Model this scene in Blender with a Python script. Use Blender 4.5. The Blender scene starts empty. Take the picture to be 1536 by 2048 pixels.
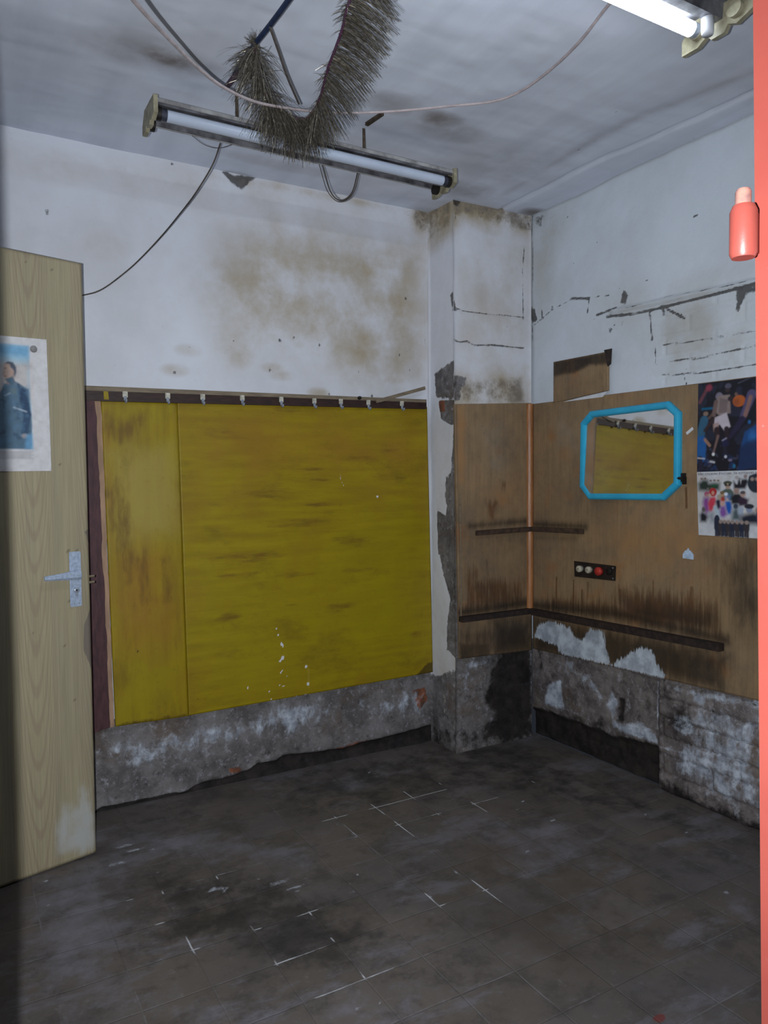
import bpy, bmesh, math, random
import numpy as np
from mathutils import Vector, Matrix
random.seed(7); RNG = np.random.default_rng(5)
S = bpy.context.scene
COL = S.collection

# ------------------------------------------------------------------ camera
F_PX = 1500.6
YAW, PITCH, ROLL = 0.525931, -0.03941, -0.009013
CAM = np.array([-2.52371, -3.09022, 1.29254])
H = 2.6            # ceiling height
CW, CD = 0.4694, 0.2136   # corner pillar width and depth
fw = np.array([math.sin(YAW)*math.cos(PITCH), math.cos(YAW)*math.cos(PITCH), math.sin(PITCH)])
r0 = np.array([math.cos(YAW), -math.sin(YAW), 0.0]); u0 = np.cross(r0, fw)
rt = math.cos(ROLL)*r0 + math.sin(ROLL)*u0
up = -math.sin(ROLL)*r0 + math.cos(ROLL)*u0
cam = bpy.data.cameras.new('camera'); camo = bpy.data.objects.new('camera', cam); COL.objects.link(camo)
cam.sensor_fit = 'HORIZONTAL'; cam.sensor_width = 36.0; cam.lens = F_PX/1536*36.0; cam.clip_start = 0.02
camo.matrix_world = Matrix(((rt[0], up[0], -fw[0], CAM[0]), (rt[1], up[1], -fw[1], CAM[1]), (rt[2], up[2], -fw[2], CAM[2]), (0, 0, 0, 1)))
S.camera = camo

# ------------------------------------------------------------------ light
S.view_settings.view_transform = 'Standard'; S.view_settings.look = 'None'
S.view_settings.gamma = 1; S.view_settings.exposure = 0.0
w = bpy.data.worlds.new('world'); S.world = w; w.use_nodes = True
w.node_tree.nodes['Background'].inputs[0].default_value = (0.5, 0.6, 0.8, 1)
w.node_tree.nodes['Background'].inputs[1].default_value = 0.03
FLASH_W = 190.0
fl = bpy.data.lights.new('flash', 'SPOT'); flo = bpy.data.objects.new('flash', fl); COL.objects.link(flo)
fl.energy = FLASH_W; fl.color = (0.90, 0.95, 1.0); fl.shadow_soft_size = 0.003
fl.spot_size = math.radians(136); fl.spot_blend = 1.0
flo.matrix_world = camo.matrix_world.copy()
flo.location = Vector(CAM - rt*0.06 + fw*0.01)
TUBE_STRENGTH = 30.0          # the lit fluorescent tube

# ------------------------------------------------------------------ geometry helpers
def ray(px, py): return fw*F_PX + rt*(px-768) - up*(py-1024)
def on(px, py, ax, val):
    v = ray(px, py); return CAM + v*(val-CAM[ax])/v[ax]
def onplane(px, py, p0, n):
    v = ray(px, py); return CAM + v*(np.dot(np.array(p0)-CAM, n)/np.dot(v, n))
def proj(P):
    d = np.asarray(P, float)-CAM; z = d@fw
    return 768+F_PX*(d@rt)/z, 1024-F_PX*(d@up)/z

def tag(o, label=None, cat=None, group=None, kind=None):
    if label: o['label'] = label
    if cat: o['category'] = cat
    if group: o['group'] = group
    if kind: o['kind'] = kind
    return o
def empty(name, loc=(0, 0, 0), **k):
    o = bpy.data.objects.new(name, None); COL.objects.link(o); o.location = loc; o.empty_display_size = .05
    return tag(o, **k)

class MB:
    """collects shapes into one mesh (world coordinates, or relative to a parent's base)"""
    def __init__(s): s.v = []; s.f = []; s.sm = []
    def add(s, vs, fs, smooth=False):
        b = len(s.v); s.v += [tuple(map(float, p)) for p in vs]; s.f += [tuple(b+i for i in f) for f in fs]; s.sm += [smooth]*len(fs)
        return s
    def box(s, c, d, ax=None, bev=0.0):
        c = np.array(c, float); A = np.eye(3) if ax is None else np.array(ax, float); h = np.array(d, float)/2
        bm = bmesh.new(); bmesh.ops.create_cube(bm, size=1)
        for v in bm.verts: v.co = Vector((v.co.x*2*h[0], v.co.y*2*h[1], v.co.z*2*h[2]))
        if bev > 0: bmesh.ops.bevel(bm, geom=list(bm.edges), offset=bev, segments=2, affect='EDGES')
        bm.verts.index_update()
        vs = [c+A[0]*v.co.x+A[1]*v.co.y+A[2]*v.co.z for v in bm.verts]; fs = [tuple(v.index for v in f.verts) for f in bm.faces]
        bm.free(); return s.add(vs, fs)
    def tube(s, pts, r, n=8, caps=True):
        P = [np.array(p, float) for p in pts]; rr = r if hasattr(r, '__len__') else [r]*len(P)
        T = [P[min(i+1, len(P)-1)]-P[max(i-1, 0)] for i in range(len(P))]
        T = [t/(np.linalg.norm(t)+1e-12) for t in T]
        a = np.array([0, 0, 1.]) if abs(T[0][2]) < .9 else np.array([1., 0, 0]); vs = []
        for p, t, q in zip(P, T, rr):
            a = a-t*np.dot(a, t); a /= np.linalg.norm(a)+1e-12; b = np.cross(t, a)
            for k in range(n):
                th = 2*math.pi*k/n; vs.append(p+q*(math.cos(th)*a+math.sin(th)*b))
        fs = [(i*n+k, i*n+(k+1) % n, (i+1)*n+(k+1) % n, (i+1)*n+k) for i in range(len(P)-1) for k in range(n)]
        s.add(vs, fs, True)
        if caps: s.add(vs[:n], [tuple(range(n))[::-1]]); s.add(vs[-n:], [tuple(range(n))])
        return s
    def prism(s, prof, o, a, b, e, L):
        """profile points (p,q) along unit axes a,b from o, extruded L along e"""
        o, a, b, e = [np.array(x, float) for x in (o, a, b, e)]; n = len(prof)
        v1 = [o+a*p+b*q for p, q in prof]; v2 = [x+e*L for x in v1]
        return s.add(v1+v2, [tuple(range(n))[::-1], tuple(range(n, 2*n))]+[(i, (i+1) % n, n+(i+1) % n, n+i) for i in range(n)])
    def disc(s, c, n, r, h, seg=20, dome=0.0):
        n = np.array(n, float); n /= np.linalg.norm(n); c = np.array(c, float)
        rings = [(0, r), (h*.8, r), (h, r*.88)] + ([(h+dome*math.sin(t*math.pi/2/3), r*.88*math.cos(t*math.pi/2/3)) for t in (1, 2, 2.8)] if dome else [])
        a = np.array([0, 0, 1.]) if abs(n[2]) < .9 else np.array([1., 0, 0]); a -= n*np.dot(a, n); a /= np.linalg.norm(a); b = np.cross(n, a); vs = []
        for z, q in rings:
            for k in range(seg):
                th = 2*math.pi*k/seg; vs.append(c+n*z+q*(math.cos(th)*a+math.sin(th)*b))
        m = len(rings)
        return s.add(vs, [(i*seg+k, i*seg+(k+1) % seg, (i+1)*seg+(k+1) % seg, (i+1)*seg+k) for i in range(m-1) for k in range(seg)]+[tuple((m-1)*seg+k for k in range(seg)), tuple(range(seg))[::-1]], True)
    def build(s, name, m, parent=None, base=None, **k):
        base = np.zeros(3) if base is None else np.array(base, float)
        off = base if parent is None else world_of(parent)
        vs = [tuple(np.array(v)-off) for v in s.v]
        me = bpy.data.meshes.new(name); me.from_pydata(vs, [], s.f); me.update()
        me.polygons.foreach_set('use_smooth', s.sm)
        bm = bmesh.new(); bm.from_mesh(me); bmesh.ops.recalc_face_normals(bm, faces=bm.faces); bm.to_mesh(me); bm.free()
        o = bpy.data.objects.new(name, me); COL.objects.link(o); me.materials.append(m)
        if parent is None: o.location = base
        else: o.parent = parent
        return tag(o, **k)
def world_of(o):
    p = np.zeros(3)
    while o: p = p+np.array(o.location); o = o.parent
    return p

def bez(pts, n=8):
    """smooth Catmull-Rom through the points"""
    P = [np.array(p, float) for p in pts]; P = [2*P[0]-P[1]]+P+[2*P[-1]-P[-2]]; out = []
    for i in range(1, len(P)-2):
        for k in range(n):
            t = k/n; a, b, c, d = P[i-1:i+3]
            out.append(.5*((2*b)+(-a+c)*t+(2*a-5*b+4*c-d)*t*t+(-a+3*b-3*c+d)*t**3))
    return out+[P[-2]]

# value noise in numpy, for relief on plaster
_lat = RNG.random((64, 64))
def vnoise(x, y):
    xi = np.floor(x).astype(int); yi = np.floor(y).astype(int); fx = x-xi; fy = y-yi
    fx = fx*fx*(3-2*fx); fy = fy*fy*(3-2*fy); g = lambda a, b: _lat[a % 64, b % 64]
    return (g(xi, yi)*(1-fx)+g(xi+1, yi)*fx)*(1-fy)+(g(xi, yi+1)*(1-fx)+g(xi+1, yi+1)*fx)*fy
def fbm(x, y, o=4): return sum(vnoise(x*2**i+i*7.3, y*2**i+i*3.1)/2**i for i in range(o))/sum(1/2**i for i in range(o))

def seg_dist(s, t, a, b):
    d = b-a; L = d@d+1e-12; q = np.clip(((s-a[0])*d[0]+(t-a[1])*d[1])/L, 0, 1)
    return np.hypot(s-a[0]-q*d[0], t-a[1]-q*d[1])
def poly_sdf(s, t, P):
    P = [np.array(p) for p in P]; d = np.full(s.shape, 9.0); ins = np.zeros(s.shape, bool)
    for i in range(len(P)):
        a, b = P[i], P[(i+1) % len(P)]; d = np.minimum(d, seg_dist(s, t, a, b))
        c = ((a[1] > t) != (b[1] > t)) & (s < (b[0]-a[0])*(t-a[1])/((b[1]-a[1]) or 1e-9)+a[0]); ins ^= c
    return np.where(ins, -d, d)

class Grid:
    """a dense painted surface: plane through p0 with in-plane axes A, B (unit), normal N towards the room.
    Stains, peeled paint and soot go into colour attributes ma / mb (and the relief into the vertices)."""
    def __init__(g, p0, A, B, ulen, vlen, step, corners=None):
        g.p0 = np.array(p0, float); g.A = np.array(A, float); g.B = np.array(B, float); g.N = np.cross(g.A, g.B)
        g.nu = max(2, int(ulen/step)+1); g.nv = max(2, int(vlen/step)+1)
        u, v = np.meshgrid(np.linspace(0, 1, g.nu), np.linspace(0, 1, g.nv))
        if corners is None: g.s = (u*ulen).ravel(); g.t = (v*vlen).ravel()
        else:
            c = [g.st(p) for p in corners]   # bl, br, tr, tl
            g.s = ((1-u)*(1-v)*c[0][0]+u*(1-v)*c[1][0]+u*v*c[2][0]+(1-u)*v*c[3][0]).ravel()
            g.t = ((1-u)*(1-v)*c[0][1]+u*(1-v)*c[1][1]+u*v*c[2][1]+(1-u)*v*c[3][1]).ravel()
        g.h = np.zeros(g.s.size); g.M = np.zeros((2, g.s.size, 3)); g.softk = 2.2
    def st(g, P): d = np.array(P)-g.p0; return np.array([d@g.A, d@g.B])
    def px(g, x, y): return g.st(onplane(x, y, g.p0, g.N))
    def ch(g, c): return ('abcdef'.index(c)//3, 'abcdef'.index(c) % 3)
    def put(g, c, m, sub=False):
        i, j = g.ch(c); cur = g.M[i][:, j]
        g.M[i][:, j] = cur*(1-m) if sub else np.maximum(cur, m)
    def poly(g, c, P, val=1.0, soft=.02, sub=False):
        d = poly_sdf(g.s, g.t, [g.px(*p) for p in P]); g.put(c, np.clip(.5-d/(soft*g.softk), 0, 1)*val, sub)
    def line(g, c, P, wd=.006, val=1.0, soft=.01, sub=False):
        Q = [g.px(*p) for p in P]; d = np.full(g.s.shape, 9.)
        for a, b in zip(Q[:-1], Q[1:]): d = np.minimum(d, seg_dist(g.s, g.t, a, b))
        g.put(c, np.clip(.5-(d-wd)/soft, 0, 1)*val, sub)
    def blob(g, c, x, y, rx, ry, val=1.0, p=1.0, sub=False):
        q = g.px(x, y); d = np.hypot((g.s-q[0])/rx, (g.t-q[1])/ry); g.put(c, np.clip(1-d**(2*p), 0, 1)*val, sub)
    def build(g, name, m, parent=None, thick=0.0, **k):
        P = g.p0+np.outer(g.s, g.A)+np.outer(g.t, g.B)+np.outer(g.h, g.N)
        nu, nv = g.nu, g.nv; idx = np.arange(nu*nv).reshape(nv, nu)
        F = np.stack([idx[:-1, :-1], idx[:-1, 1:], idx[1:, 1:], idx[1:, :-1]], -1).reshape(-1, 4).tolist(); n = len(P)
        if thick:
            bd = list(idx[0, :])+list(idx[1:, -1])+list(idx[-1, :-1][::-1])+list(idx[1:-1, 0][::-1])
            back = P[bd]-g.N*thick; P = np.vstack([P, back]); L = len(bd)
            F += [[int(bd[(i+1) % L]), int(bd[i]), n+i, n+(i+1) % L] for i in range(L)]
            q = [0, nu-1, nu+nv-2, 2*nu+nv-3]; F.append([n+q[3], n+q[2], n+q[1], n+q[0]])
        off = np.zeros(3) if parent is None else world_of(parent)
        me = bpy.data.meshes.new(name); me.from_pydata((P-off).tolist(), [], F); me.update()
        for i, an in enumerate(('ma', 'mb')):
            at = me.attributes.new(an, 'FLOAT_COLOR', 'POINT'); c = np.ones((len(P), 4), np.float32); c[:, :3] = 0; c[:n, :3] = g.M[i]
            at.data.foreach_set('color', c.ravel())
        sm = np.zeros(len(F), bool); sm[:(nu-1)*(nv-1)] = True; me.polygons.foreach_set('use_smooth', sm)
        o = bpy.data.objects.new(name, me); COL.objects.link(o); me.materials.append(m)
        if parent: o.parent = parent
        return tag(o, **k)

# ------------------------------------------------------------------ material helpers
def lin(c): return tuple(((x/255)/12.92 if x/255 <= .04045 else ((x/255+.055)/1.055)**2.4) for x in c)
class NT:
    def __init__(s, name, rough=.7, metal=0.0, spec=.35):
        s.m = bpy.data.materials.new(name); s.m.use_nodes = True; s.t = s.m.node_tree; s.b = s.t.nodes['Principled BSDF']
        s.b.inputs['Roughness'].default_value = rough; s.b.inputs['Metallic'].default_value = metal; s.b.inputs['Specular IOR Level'].default_value = spec
        s.c = s.n('ShaderNodeTexCoord').outputs['Object']
    def n(s, t, **k):
        o = s.t.nodes.new(t)
        for a, b in k.items(): setattr(o, a, b)
        return o
    def L(s, a, b): s.t.links.new(a, b)
    def put(s, sock, v):
        if isinstance(v, bpy.types.NodeSocket): s.L(v, sock)
        elif isinstance(v, (tuple, list)) and len(sock.default_value) == 4: sock.default_value = tuple(v)[:3]+(1,)
        else: sock.default_value = v
    def vec(s, sc=(1, 1, 1), loc=(0, 0, 0), rot=(0, 0, 0), src=None):
        o = s.n('ShaderNodeMapping'); o.inputs['Scale'].default_value = sc; o.inputs['Location'].default_value = loc; o.inputs['Rotation'].default_value = rot
        s.L(src or s.c, o.inputs[0]); return o.outputs[0]
    def noise(s, sc=5, det=4, ro=.55, v=None, dist=0.0):
        o = s.n('ShaderNodeTexNoise'); o.inputs['Scale'].default_value = sc; o.inputs['Detail'].default_value = det
        o.inputs['Roughness'].default_value = ro; o.inputs['Distortion'].default_value = dist; s.L(v or s.c, o.inputs['Vector']); return o.outputs['Fac']
    def math(s, op, a, b=0.0, c=0.0):
        o = s.n('ShaderNodeMath', operation=op); s.put(o.inputs[0], a); s.put(o.inputs[1], b); s.put(o.inputs[2], c); return o.outputs[0]
    def ss(s, v, lo, hi, a=0.0, b=1.0):
        o = s.n('ShaderNodeMapRange', interpolation_type='SMOOTHSTEP'); s.put(o.inputs[0], v)
        for i, x in enumerate((lo, hi, a, b)): o.inputs[i+1].default_value = x
        return o.outputs[0]
    def mix(s, f, a, b, mode='MIX'):
        o = s.n('ShaderNodeMix', data_type='RGBA', blend_type=mode); s.put(o.inputs[0], f); s.put(o.inputs[6], a); s.put(o.inputs[7], b); return o.outputs[2]
    def attr(s, name):
        o = s.n('ShaderNodeAttribute', attribute_name=name); q = s.n('ShaderNodeSeparateColor'); s.L(o.outputs['Color'], q.inputs[0]); return [q.outputs[i] for i in range(3)]
    def edge(s, m, sc=14, k=.8, soft=.1, v=None, det=6, opac=1.0):
        q = s.math('MULTIPLY_ADD', s.noise(sc, 9, .68, v), k*1.25, -k*.625); f = s.ss(s.math('ADD', m, q), .5-soft, .5+soft)
        return s.math('MULTIPLY', f, opac) if opac != 1.0 else f
    def mot(s, c1, c2, sc=8, lo=.35, hi=.65, v=None, det=5, ro=.6): return s.mix(s.ss(s.noise(sc, det, ro, v), lo, hi), lin(c1), lin(c2))
    def done(s, col, bump=None, bs=.3, bd=.005, rough=None, nrm=None):
        s.put(s.b.inputs['Base Color'], col)
        if rough is not None: s.put(s.b.inputs['Roughness'], rough)
        if bump is not None:
            o = s.n('ShaderNodeBump'); o.inputs['Strength'].default_value = bs; o.inputs['Distance'].default_value = bd; s.L(bump, o.inputs['Height']); s.L(o.outputs[0], s.b.inputs['Normal'])
        return s.m
def simple(name, c1, c2=None, sc=20, rough=.6, metal=0.0, spec=.35, bump=.1, det=4, v=(1, 1, 1), bd=.002):
    t = NT(name, rough, metal, spec); c2 = c2 or tuple(x*.8 for x in c1); vv = t.vec(v); nz = t.noise(sc, det, .6, vv)
    return t.done(t.mix(t.ss(nz, .3, .7), lin(c1), lin(c2)), nz, bump, bd)

# old plaster: channels a yellow-brown stain, b bare concrete, c black damp, d cracks and marks, e white efflorescence, f brick
def wall_material(name, paint=(222, 225, 234), paint2=(210, 211, 217), conc=((128, 125, 126), (88, 84, 84)), stain=(206, 186, 150)):
    t = NT(name, .85, 0, .2); a, b, c = t.attr('ma'); d, e, f = t.attr('mb')
    col = t.mot(paint, paint2, 2.2, .35, .7)
    col = t.mix(t.ss(t.noise(60, 5, .7), .62, .8, 0, .25), col, lin((140, 140, 145)))
    st = t.math('MULTIPLY', a, t.ss(t.noise(4.5, 7, .62), .25, .72))
    col = t.mix(st, col, t.mix(1.0, col, lin(stain), 'MULTIPLY'))
    sm = t.math('MULTIPLY', t.ss(a, .98, 1.3), t.ss(t.noise(9, 8, .7), .38, .62)); col = t.mix(t.math('MULTIPLY', sm, .75), col, lin((104, 98, 94)))
    bare = t.edge(b, 11, .75, .05)
    cc = t.mix(t.ss(t.noise(6, 10, .78), .36, .64), lin(conc[0]), lin(conc[1]))
    cc = t.mix(t.ss(t.noise(3.1, 6, .7, t.vec(loc=(6, 6, 1))), .5, .68, 0, .6), cc, lin((104, 88, 74)))
    cc = t.mix(t.ss(t.noise(34, 9, .8), .52, .66, 0, .65), cc, lin((168, 168, 176)))
    cc = t.mix(t.ss(t.noise(17, 9, .8, t.vec(loc=(3, 1, 2))), .52, .68, 0, .75), cc, lin((50, 46, 44)))
    col = t.mix(bare, col, cc)
    bri = t.edge(f, 16, .7, .08); col = t.mix(bri, col, t.mot((150, 92, 66), (84, 62, 54), 14))
    wh = t.edge(e, 20, 1.0, .16, t.vec((1, 1, .7))); col = t.mix(t.math('MULTIPLY', wh, .85), col, t.mot((205, 214, 228), (150, 158, 172), 25))
    bl = t.edge(c, 15, .95, .16); col = t.mix(t.math('MULTIPLY', bl, .93), col, t.mot((44, 38, 35), (20, 18, 19), 14))
    cr = t.edge(d, 45, .8, .14); col = t.mix(t.math('MULTIPLY', cr, .85), col, t.mot((72, 66, 62), (42, 38, 36), 30))
    hgt = t.math('ADD', t.math('MULTIPLY', t.noise(30, 8, .65), .35), t.math('MULTIPLY', bare, -.5))
    hgt = t.math('SUBTRACT', hgt, t.math('MULTIPLY', cr, .8)); hgt = t.math('ADD', hgt, t.math('MULTIPLY', t.noise(5, 3), .8))
    return t.done(col, hgt, .7, .008)
M_WALL = wall_material('old_plaster')
M_WALLR = wall_material('old_plaster_right', paint=(212, 220, 230), paint2=(200, 206, 214), conc=((132, 124, 122), (84, 78, 78)))

def ceiling_material():
    t = NT('ceiling_whitewash', .85, 0, .2); a, b, c = t.attr('ma'); d, e, f = t.attr('mb')
    v = t.vec((3.2, .5, 1), rot=(0, 0, .25))
    col = t.mix(t.ss(t.noise(3, 5, .5, v), .3, .75), lin((220, 226, 240)), lin((206, 212, 226)))
    col = t.mix(t.ss(t.noise(1.6, 4), .45, .75, 0, .45), col, lin((200, 200, 206)))
    col = t.mix(t.math('MULTIPLY', a, t.ss(t.noise(7, 5), .15, .6)), col, lin((118, 106, 98)))
    col = t.mix(t.edge(e, 20, .9, .15, opac=.6), col, lin((215, 220, 230)))
    col = t.mix(t.edge(d, 40, .9, .15, opac=.8), col, lin((70, 68, 74)))
    return t.done(col, t.math('ADD', t.noise(3, 5, .5, v), t.math('MULTIPLY', t.noise(60, 4), .15)), .12, .012)
M_CEIL = ceiling_material()

def floor_material():
    t = NT('worn_floor_tiles', .55, 0, .35); a, b, c = t.attr('ma'); d, e, f = t.attr('mb')
    T = .1765; x0, y0 = -1.9705, -.529
    sx = t.n('ShaderNodeSeparateXYZ'); wv = t.n('ShaderNodeVectorMath', operation='ADD'); t.L(t.c, wv.inputs[0])
    nn = t.n('ShaderNodeTexNoise'); nn.inputs['Scale'].default_value = 9; nn.inputs['Detail'].default_value = 3; t.L(t.c, nn.inputs['Vector'])
    sc = t.n('ShaderNodeVectorMath', operation='SCALE'); sc.inputs['Scale'].default_value = .006; t.L(nn.outputs['Color'], sc.inputs[0]); t.L(sc.outputs[0], wv.inputs[1]); t.L(wv.outputs[0], sx.inputs[0])
    ux = t.math('DIVIDE', t.math('SUBTRACT', sx.outputs[0], x0+.003), T); uy = t.math('DIVIDE', t.math('SUBTRACT', sx.outputs[1], y0+.003), T)
    def dist(u): return t.math('ABSOLUTE', t.math('SUBTRACT', u, t.math('ROUND', u)))
    dd = t.math('MINIMUM', dist(ux), dist(uy)); gr = t.ss(dd, .004, .020, 1, 0)
    idn = t.n('ShaderNodeCombineXYZ'); t.L(t.math('FLOOR', ux), idn.inputs[0]); t.L(t.math('FLOOR', uy), idn.inputs[1])
    wn = t.n('ShaderNodeTexWhiteNoise', noise_dimensions='2D'); t.L(idn.outputs[0], wn.inputs['Vector'])
    col = t.mix(t.ss(t.noise(2.3, 6, .6), .3, .7), lin((108, 100, 96)), lin((88, 84, 86)))
    col = t.mix(t.math('MULTIPLY', wn.outputs['Value'], .55), col, lin((88, 80, 70)))
    col = t.mix(t.ss(t.noise(7, 10, .74), .47, .62, 0, .7), col, lin((72, 68, 66)))
    col = t.mix(t.ss(t.noise(4, 10, .72, t.vec(loc=(5, 5, 0), rot=(0, 0, .5), sc=(.6, 1.5, 1))), .52, .66, 0, .55), col, lin((122, 120, 130)))
    col = t.mix(t.ss(t.noise(30, 6, .75, t.vec(loc=(4, 2, 0))), .56, .74, 0, .4), col, lin((136, 132, 134)))
    nos = t.ss(t.noise(4, 8, .7), .46, .62, 0.05, .55)
    col = t.mix(t.math('MULTIPLY', gr, nos), col, t.mix(t.ss(t.noise(3.7, 3, .5, t.vec(loc=(9, 3, 1))), .45, .6), lin((72, 68, 70)), lin((128, 126, 130))))
    col = t.mix(t.edge(b, 11, 1.2, .28, opac=.7), col, t.mot((132, 130, 142), (112, 110, 118), 9))
    col = t.mix(t.edge(a, 6, .8, .3, opac=.6), col, lin((72, 62, 48)))
    col = t.mix(t.edge(c, 10, 1.2, .22, opac=.75), col, t.mot((52, 48, 45), (36, 35, 37), 14))
    col = t.mix(t.edge(e, 55, 1.0, .25, opac=.85), col, lin((190, 196, 210)))
    bri = t.math('MULTIPLY', t.math('MULTIPLY', gr, t.edge(d, 16, .7, .2)), .9); col = t.mix(bri, col, lin((205, 208, 215)))
    col = t.mix(t.edge(f, 20, .6, .1, opac=.7), col, lin((120, 44, 40)))
    h = t.math('SUBTRACT', t.math('MULTIPLY', t.noise(12, 6, .6), .5), t.math('MULTIPLY', gr, .5))
    return t.done(col, h, .45, .004, rough=t.ss(t.noise(5, 4), .3, .7, .5, .75))
M_FLOOR = floor_material()

# stained brown plywood: a rust-red drips, b soot, c white paint, d pale worn, e orange wood, f ink marks
def ply_material():
    t = NT('stained_plywood', .6, 0, .35); a, b, c = t.attr('ma'); d, e, f = t.attr('mb')
    gr = t.vec((34, 34, 1.2)); col = t.mix(t.ss(t.noise(2.2, 6, .6, gr), .3, .7), lin((152, 126, 94)), lin((140, 115, 86)))
    col = t.mix(t.ss(t.noise(3.5, 8, .68), .42, .68, 0, .7), col, lin((112, 98, 82)))
    col = t.mix(t.ss(t.noise(28, 7, .75, t.vec((1, 1, .5))), .45, .7, 0, .35), col, lin((96, 82, 68)))
    col = t.mix(t.ss(t.noise(1.7, 4, .6, t.vec(loc=(7, 7, 7))), .5, .7, 0, .3), col, lin((92, 80, 68)))
    col = t.mix(t.ss(t.noise(5.5, 5, .6, t.vec(loc=(2, 5, 3))), .55, .75, 0, .6), col, lin((150, 98, 56)))
    col = t.mix(t.edge(d, 8, .8, .35, opac=.6), col, lin((142, 134, 120)))
    col = t.mix(t.edge(e, 8, .7, .3, opac=.8), col, lin((160, 120, 80)))
    dv = t.vec((26, 26, 2.2)); col = t.mix(t.edge(a, 2.6, 1.0, .22, dv, opac=.8), col, t.mot((96, 60, 34), (74, 48, 30), 10))
    dv2 = t.vec((18, 18, 3.5)); dv3 = t.vec((5, 5, 2)); col = t.mix(t.math('MULTIPLY', t.math('POWER', b, 1.3), t.ss(t.noise(4, 8, .7, dv3), .2, .6, .35, .9)), col, lin((40, 34, 30)))
    col = t.mix(t.edge(b, 2.6, 1.0, .3, dv2, opac=.6), col, t.mot((44, 37, 32), (28, 25, 23), 12))
    col = t.mix(t.edge(c, 3.5, 1.25, .12, t.vec((26, 26, 6)), opac=.92), col, t.mot((206, 216, 228), (158, 166, 178), 18))
    col = t.mix(t.edge(f, 60, .5, .2, opac=.8), col, lin((44, 40, 40)))
    return t.done(col, t.noise(2.2, 6, .6, gr), .12, .002, rough=t.ss(t.noise(6, 4), .3, .7, .45, .7))
M_PLY = ply_material()

# mustard painted plywood: a brown rubbed smears, b dark grime, c white splashes, d pale, e orange-brown, f olive
def yellow_material(name, horiz=True):
    t = NT(name, .5, 0, .3); a, b, c = t.attr('ma'); d, e, f = t.attr('mb')
    g1 = t.vec((1.4, 1, 13) if horiz else (13, 1, 1.2))
    col = t.mix(t.ss(t.noise(2.2, 6, .6, g1), .3, .72), lin((156, 136, 14)), lin((138, 116, 16)))
    col = t.mix(t.ss(t.noise(3.1, 5, .6), .45, .7, 0, .5), col, lin((138, 104, 24)))
    col = t.mix(t.edge(d, 6, .7, .4, opac=.7), col, lin((166, 148, 74)))
    col = t.mix(t.edge(f, 6, .7, .4, opac=.7), col, lin((154, 140, 8)))
    col = t.mix(t.edge(e, 5, .8, .4, opac=.8), col, lin((152, 108, 36)))
    g2 = t.vec((1.6, 1, 9) if horiz else (8, 1, 1.6)); col = t.mix(t.edge(a, 4.2, 1.5, .35, g2, opac=.72), col, lin((104, 72, 26)))
    col = t.mix(t.ss(t.noise(2.6, 8, .7, t.vec((1.2, 1, 2.6) if horiz else (3, 1, 1), loc=(3, 3, 5))), .5, .7, 0, .55), col, lin((112, 90, 18)))
    col = t.mix(t.ss(t.noise(50, 6, .75), .55, .75, 0, .3), col, lin((90, 74, 20)))
    col = t.mix(t.edge(b, 22, .9, .2, opac=.8), col, lin((66, 50, 24)))
    col = t.mix(t.edge(c, 60, .7, .15), col, lin((214, 214, 220)))
    return t.done(col, t.noise(3, 6, .6, g1), .1, .002)
M_YEL = yellow_material('mustard_paint'); M_YELV = yellow_material('mustard_paint_upright', False)

# wood-print door: a chipped board, b white scrape, c dirt
GX = .69        # centre of a veneer leaf, metres from the hinge
def door_material():
    t = NT('wood_print_laminate', .5, 0, .3); a, b, c = t.attr('ma'); d, e, f = t.attr('mb')
    sx = t.n('ShaderNodeSeparateXYZ'); t.L(t.c, sx.inputs[0]); X, Z = sx.outputs[0], sx.outputs[2]
    n1 = t.noise(1.0, 4, .5, t.vec((3.2, 1, .9)))
    xs = t.math('ADD', X, t.math('MULTIPLY', n1, .03)); u = t.math('SUBTRACT', t.math('MODULO', t.math('ADD', xs, -GX+2.6), .20), .10)   # veneer leaves side by side
    u2 = t.math('MULTIPLY', t.math('MULTIPLY', u, u), 150)
    arch = t.math('SUBTRACT', u2, Z)
    amp = t.ss(t.math('ABSOLUTE', u), .045, .085, 1, .15)
    wv = t.math('MULTIPLY', t.math('SINE', t.math('MULTIPLY', t.math('ADD', arch, t.math('MULTIPLY', t.noise(1.3, 3), .3)), 50.0)), amp)
    fine = t.noise(3, 6, .6, t.vec((60, 60, 1.4)))
    col = t.mix(t.ss(fine, .3, .7), lin((164, 154, 126)), lin((148, 138, 112)))
    col = t.mix(t.ss(wv, .1, 1.0, 0, .42), col, lin((136, 116, 100)))
    col = t.mix(t.ss(t.noise(2, 3, .5, t.vec((9, 9, .35))), .5, .7, 0, .35), col, lin((126, 120, 104)))
    col = t.mix(t.edge(c, 12, .9, .3, opac=.6), col, lin((96, 86, 70)))
    col = t.mix(t.edge(b, 16, .8, .25, t.vec((1, 1, .4)), opac=.8), col, lin((176, 178, 178)))
    col = t.mix(t.edge(a, 14, .3, .08), col, lin((118, 108, 98)))
    return t.done(col, fine, .08, .002)
M_DOOR = door_material()

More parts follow.
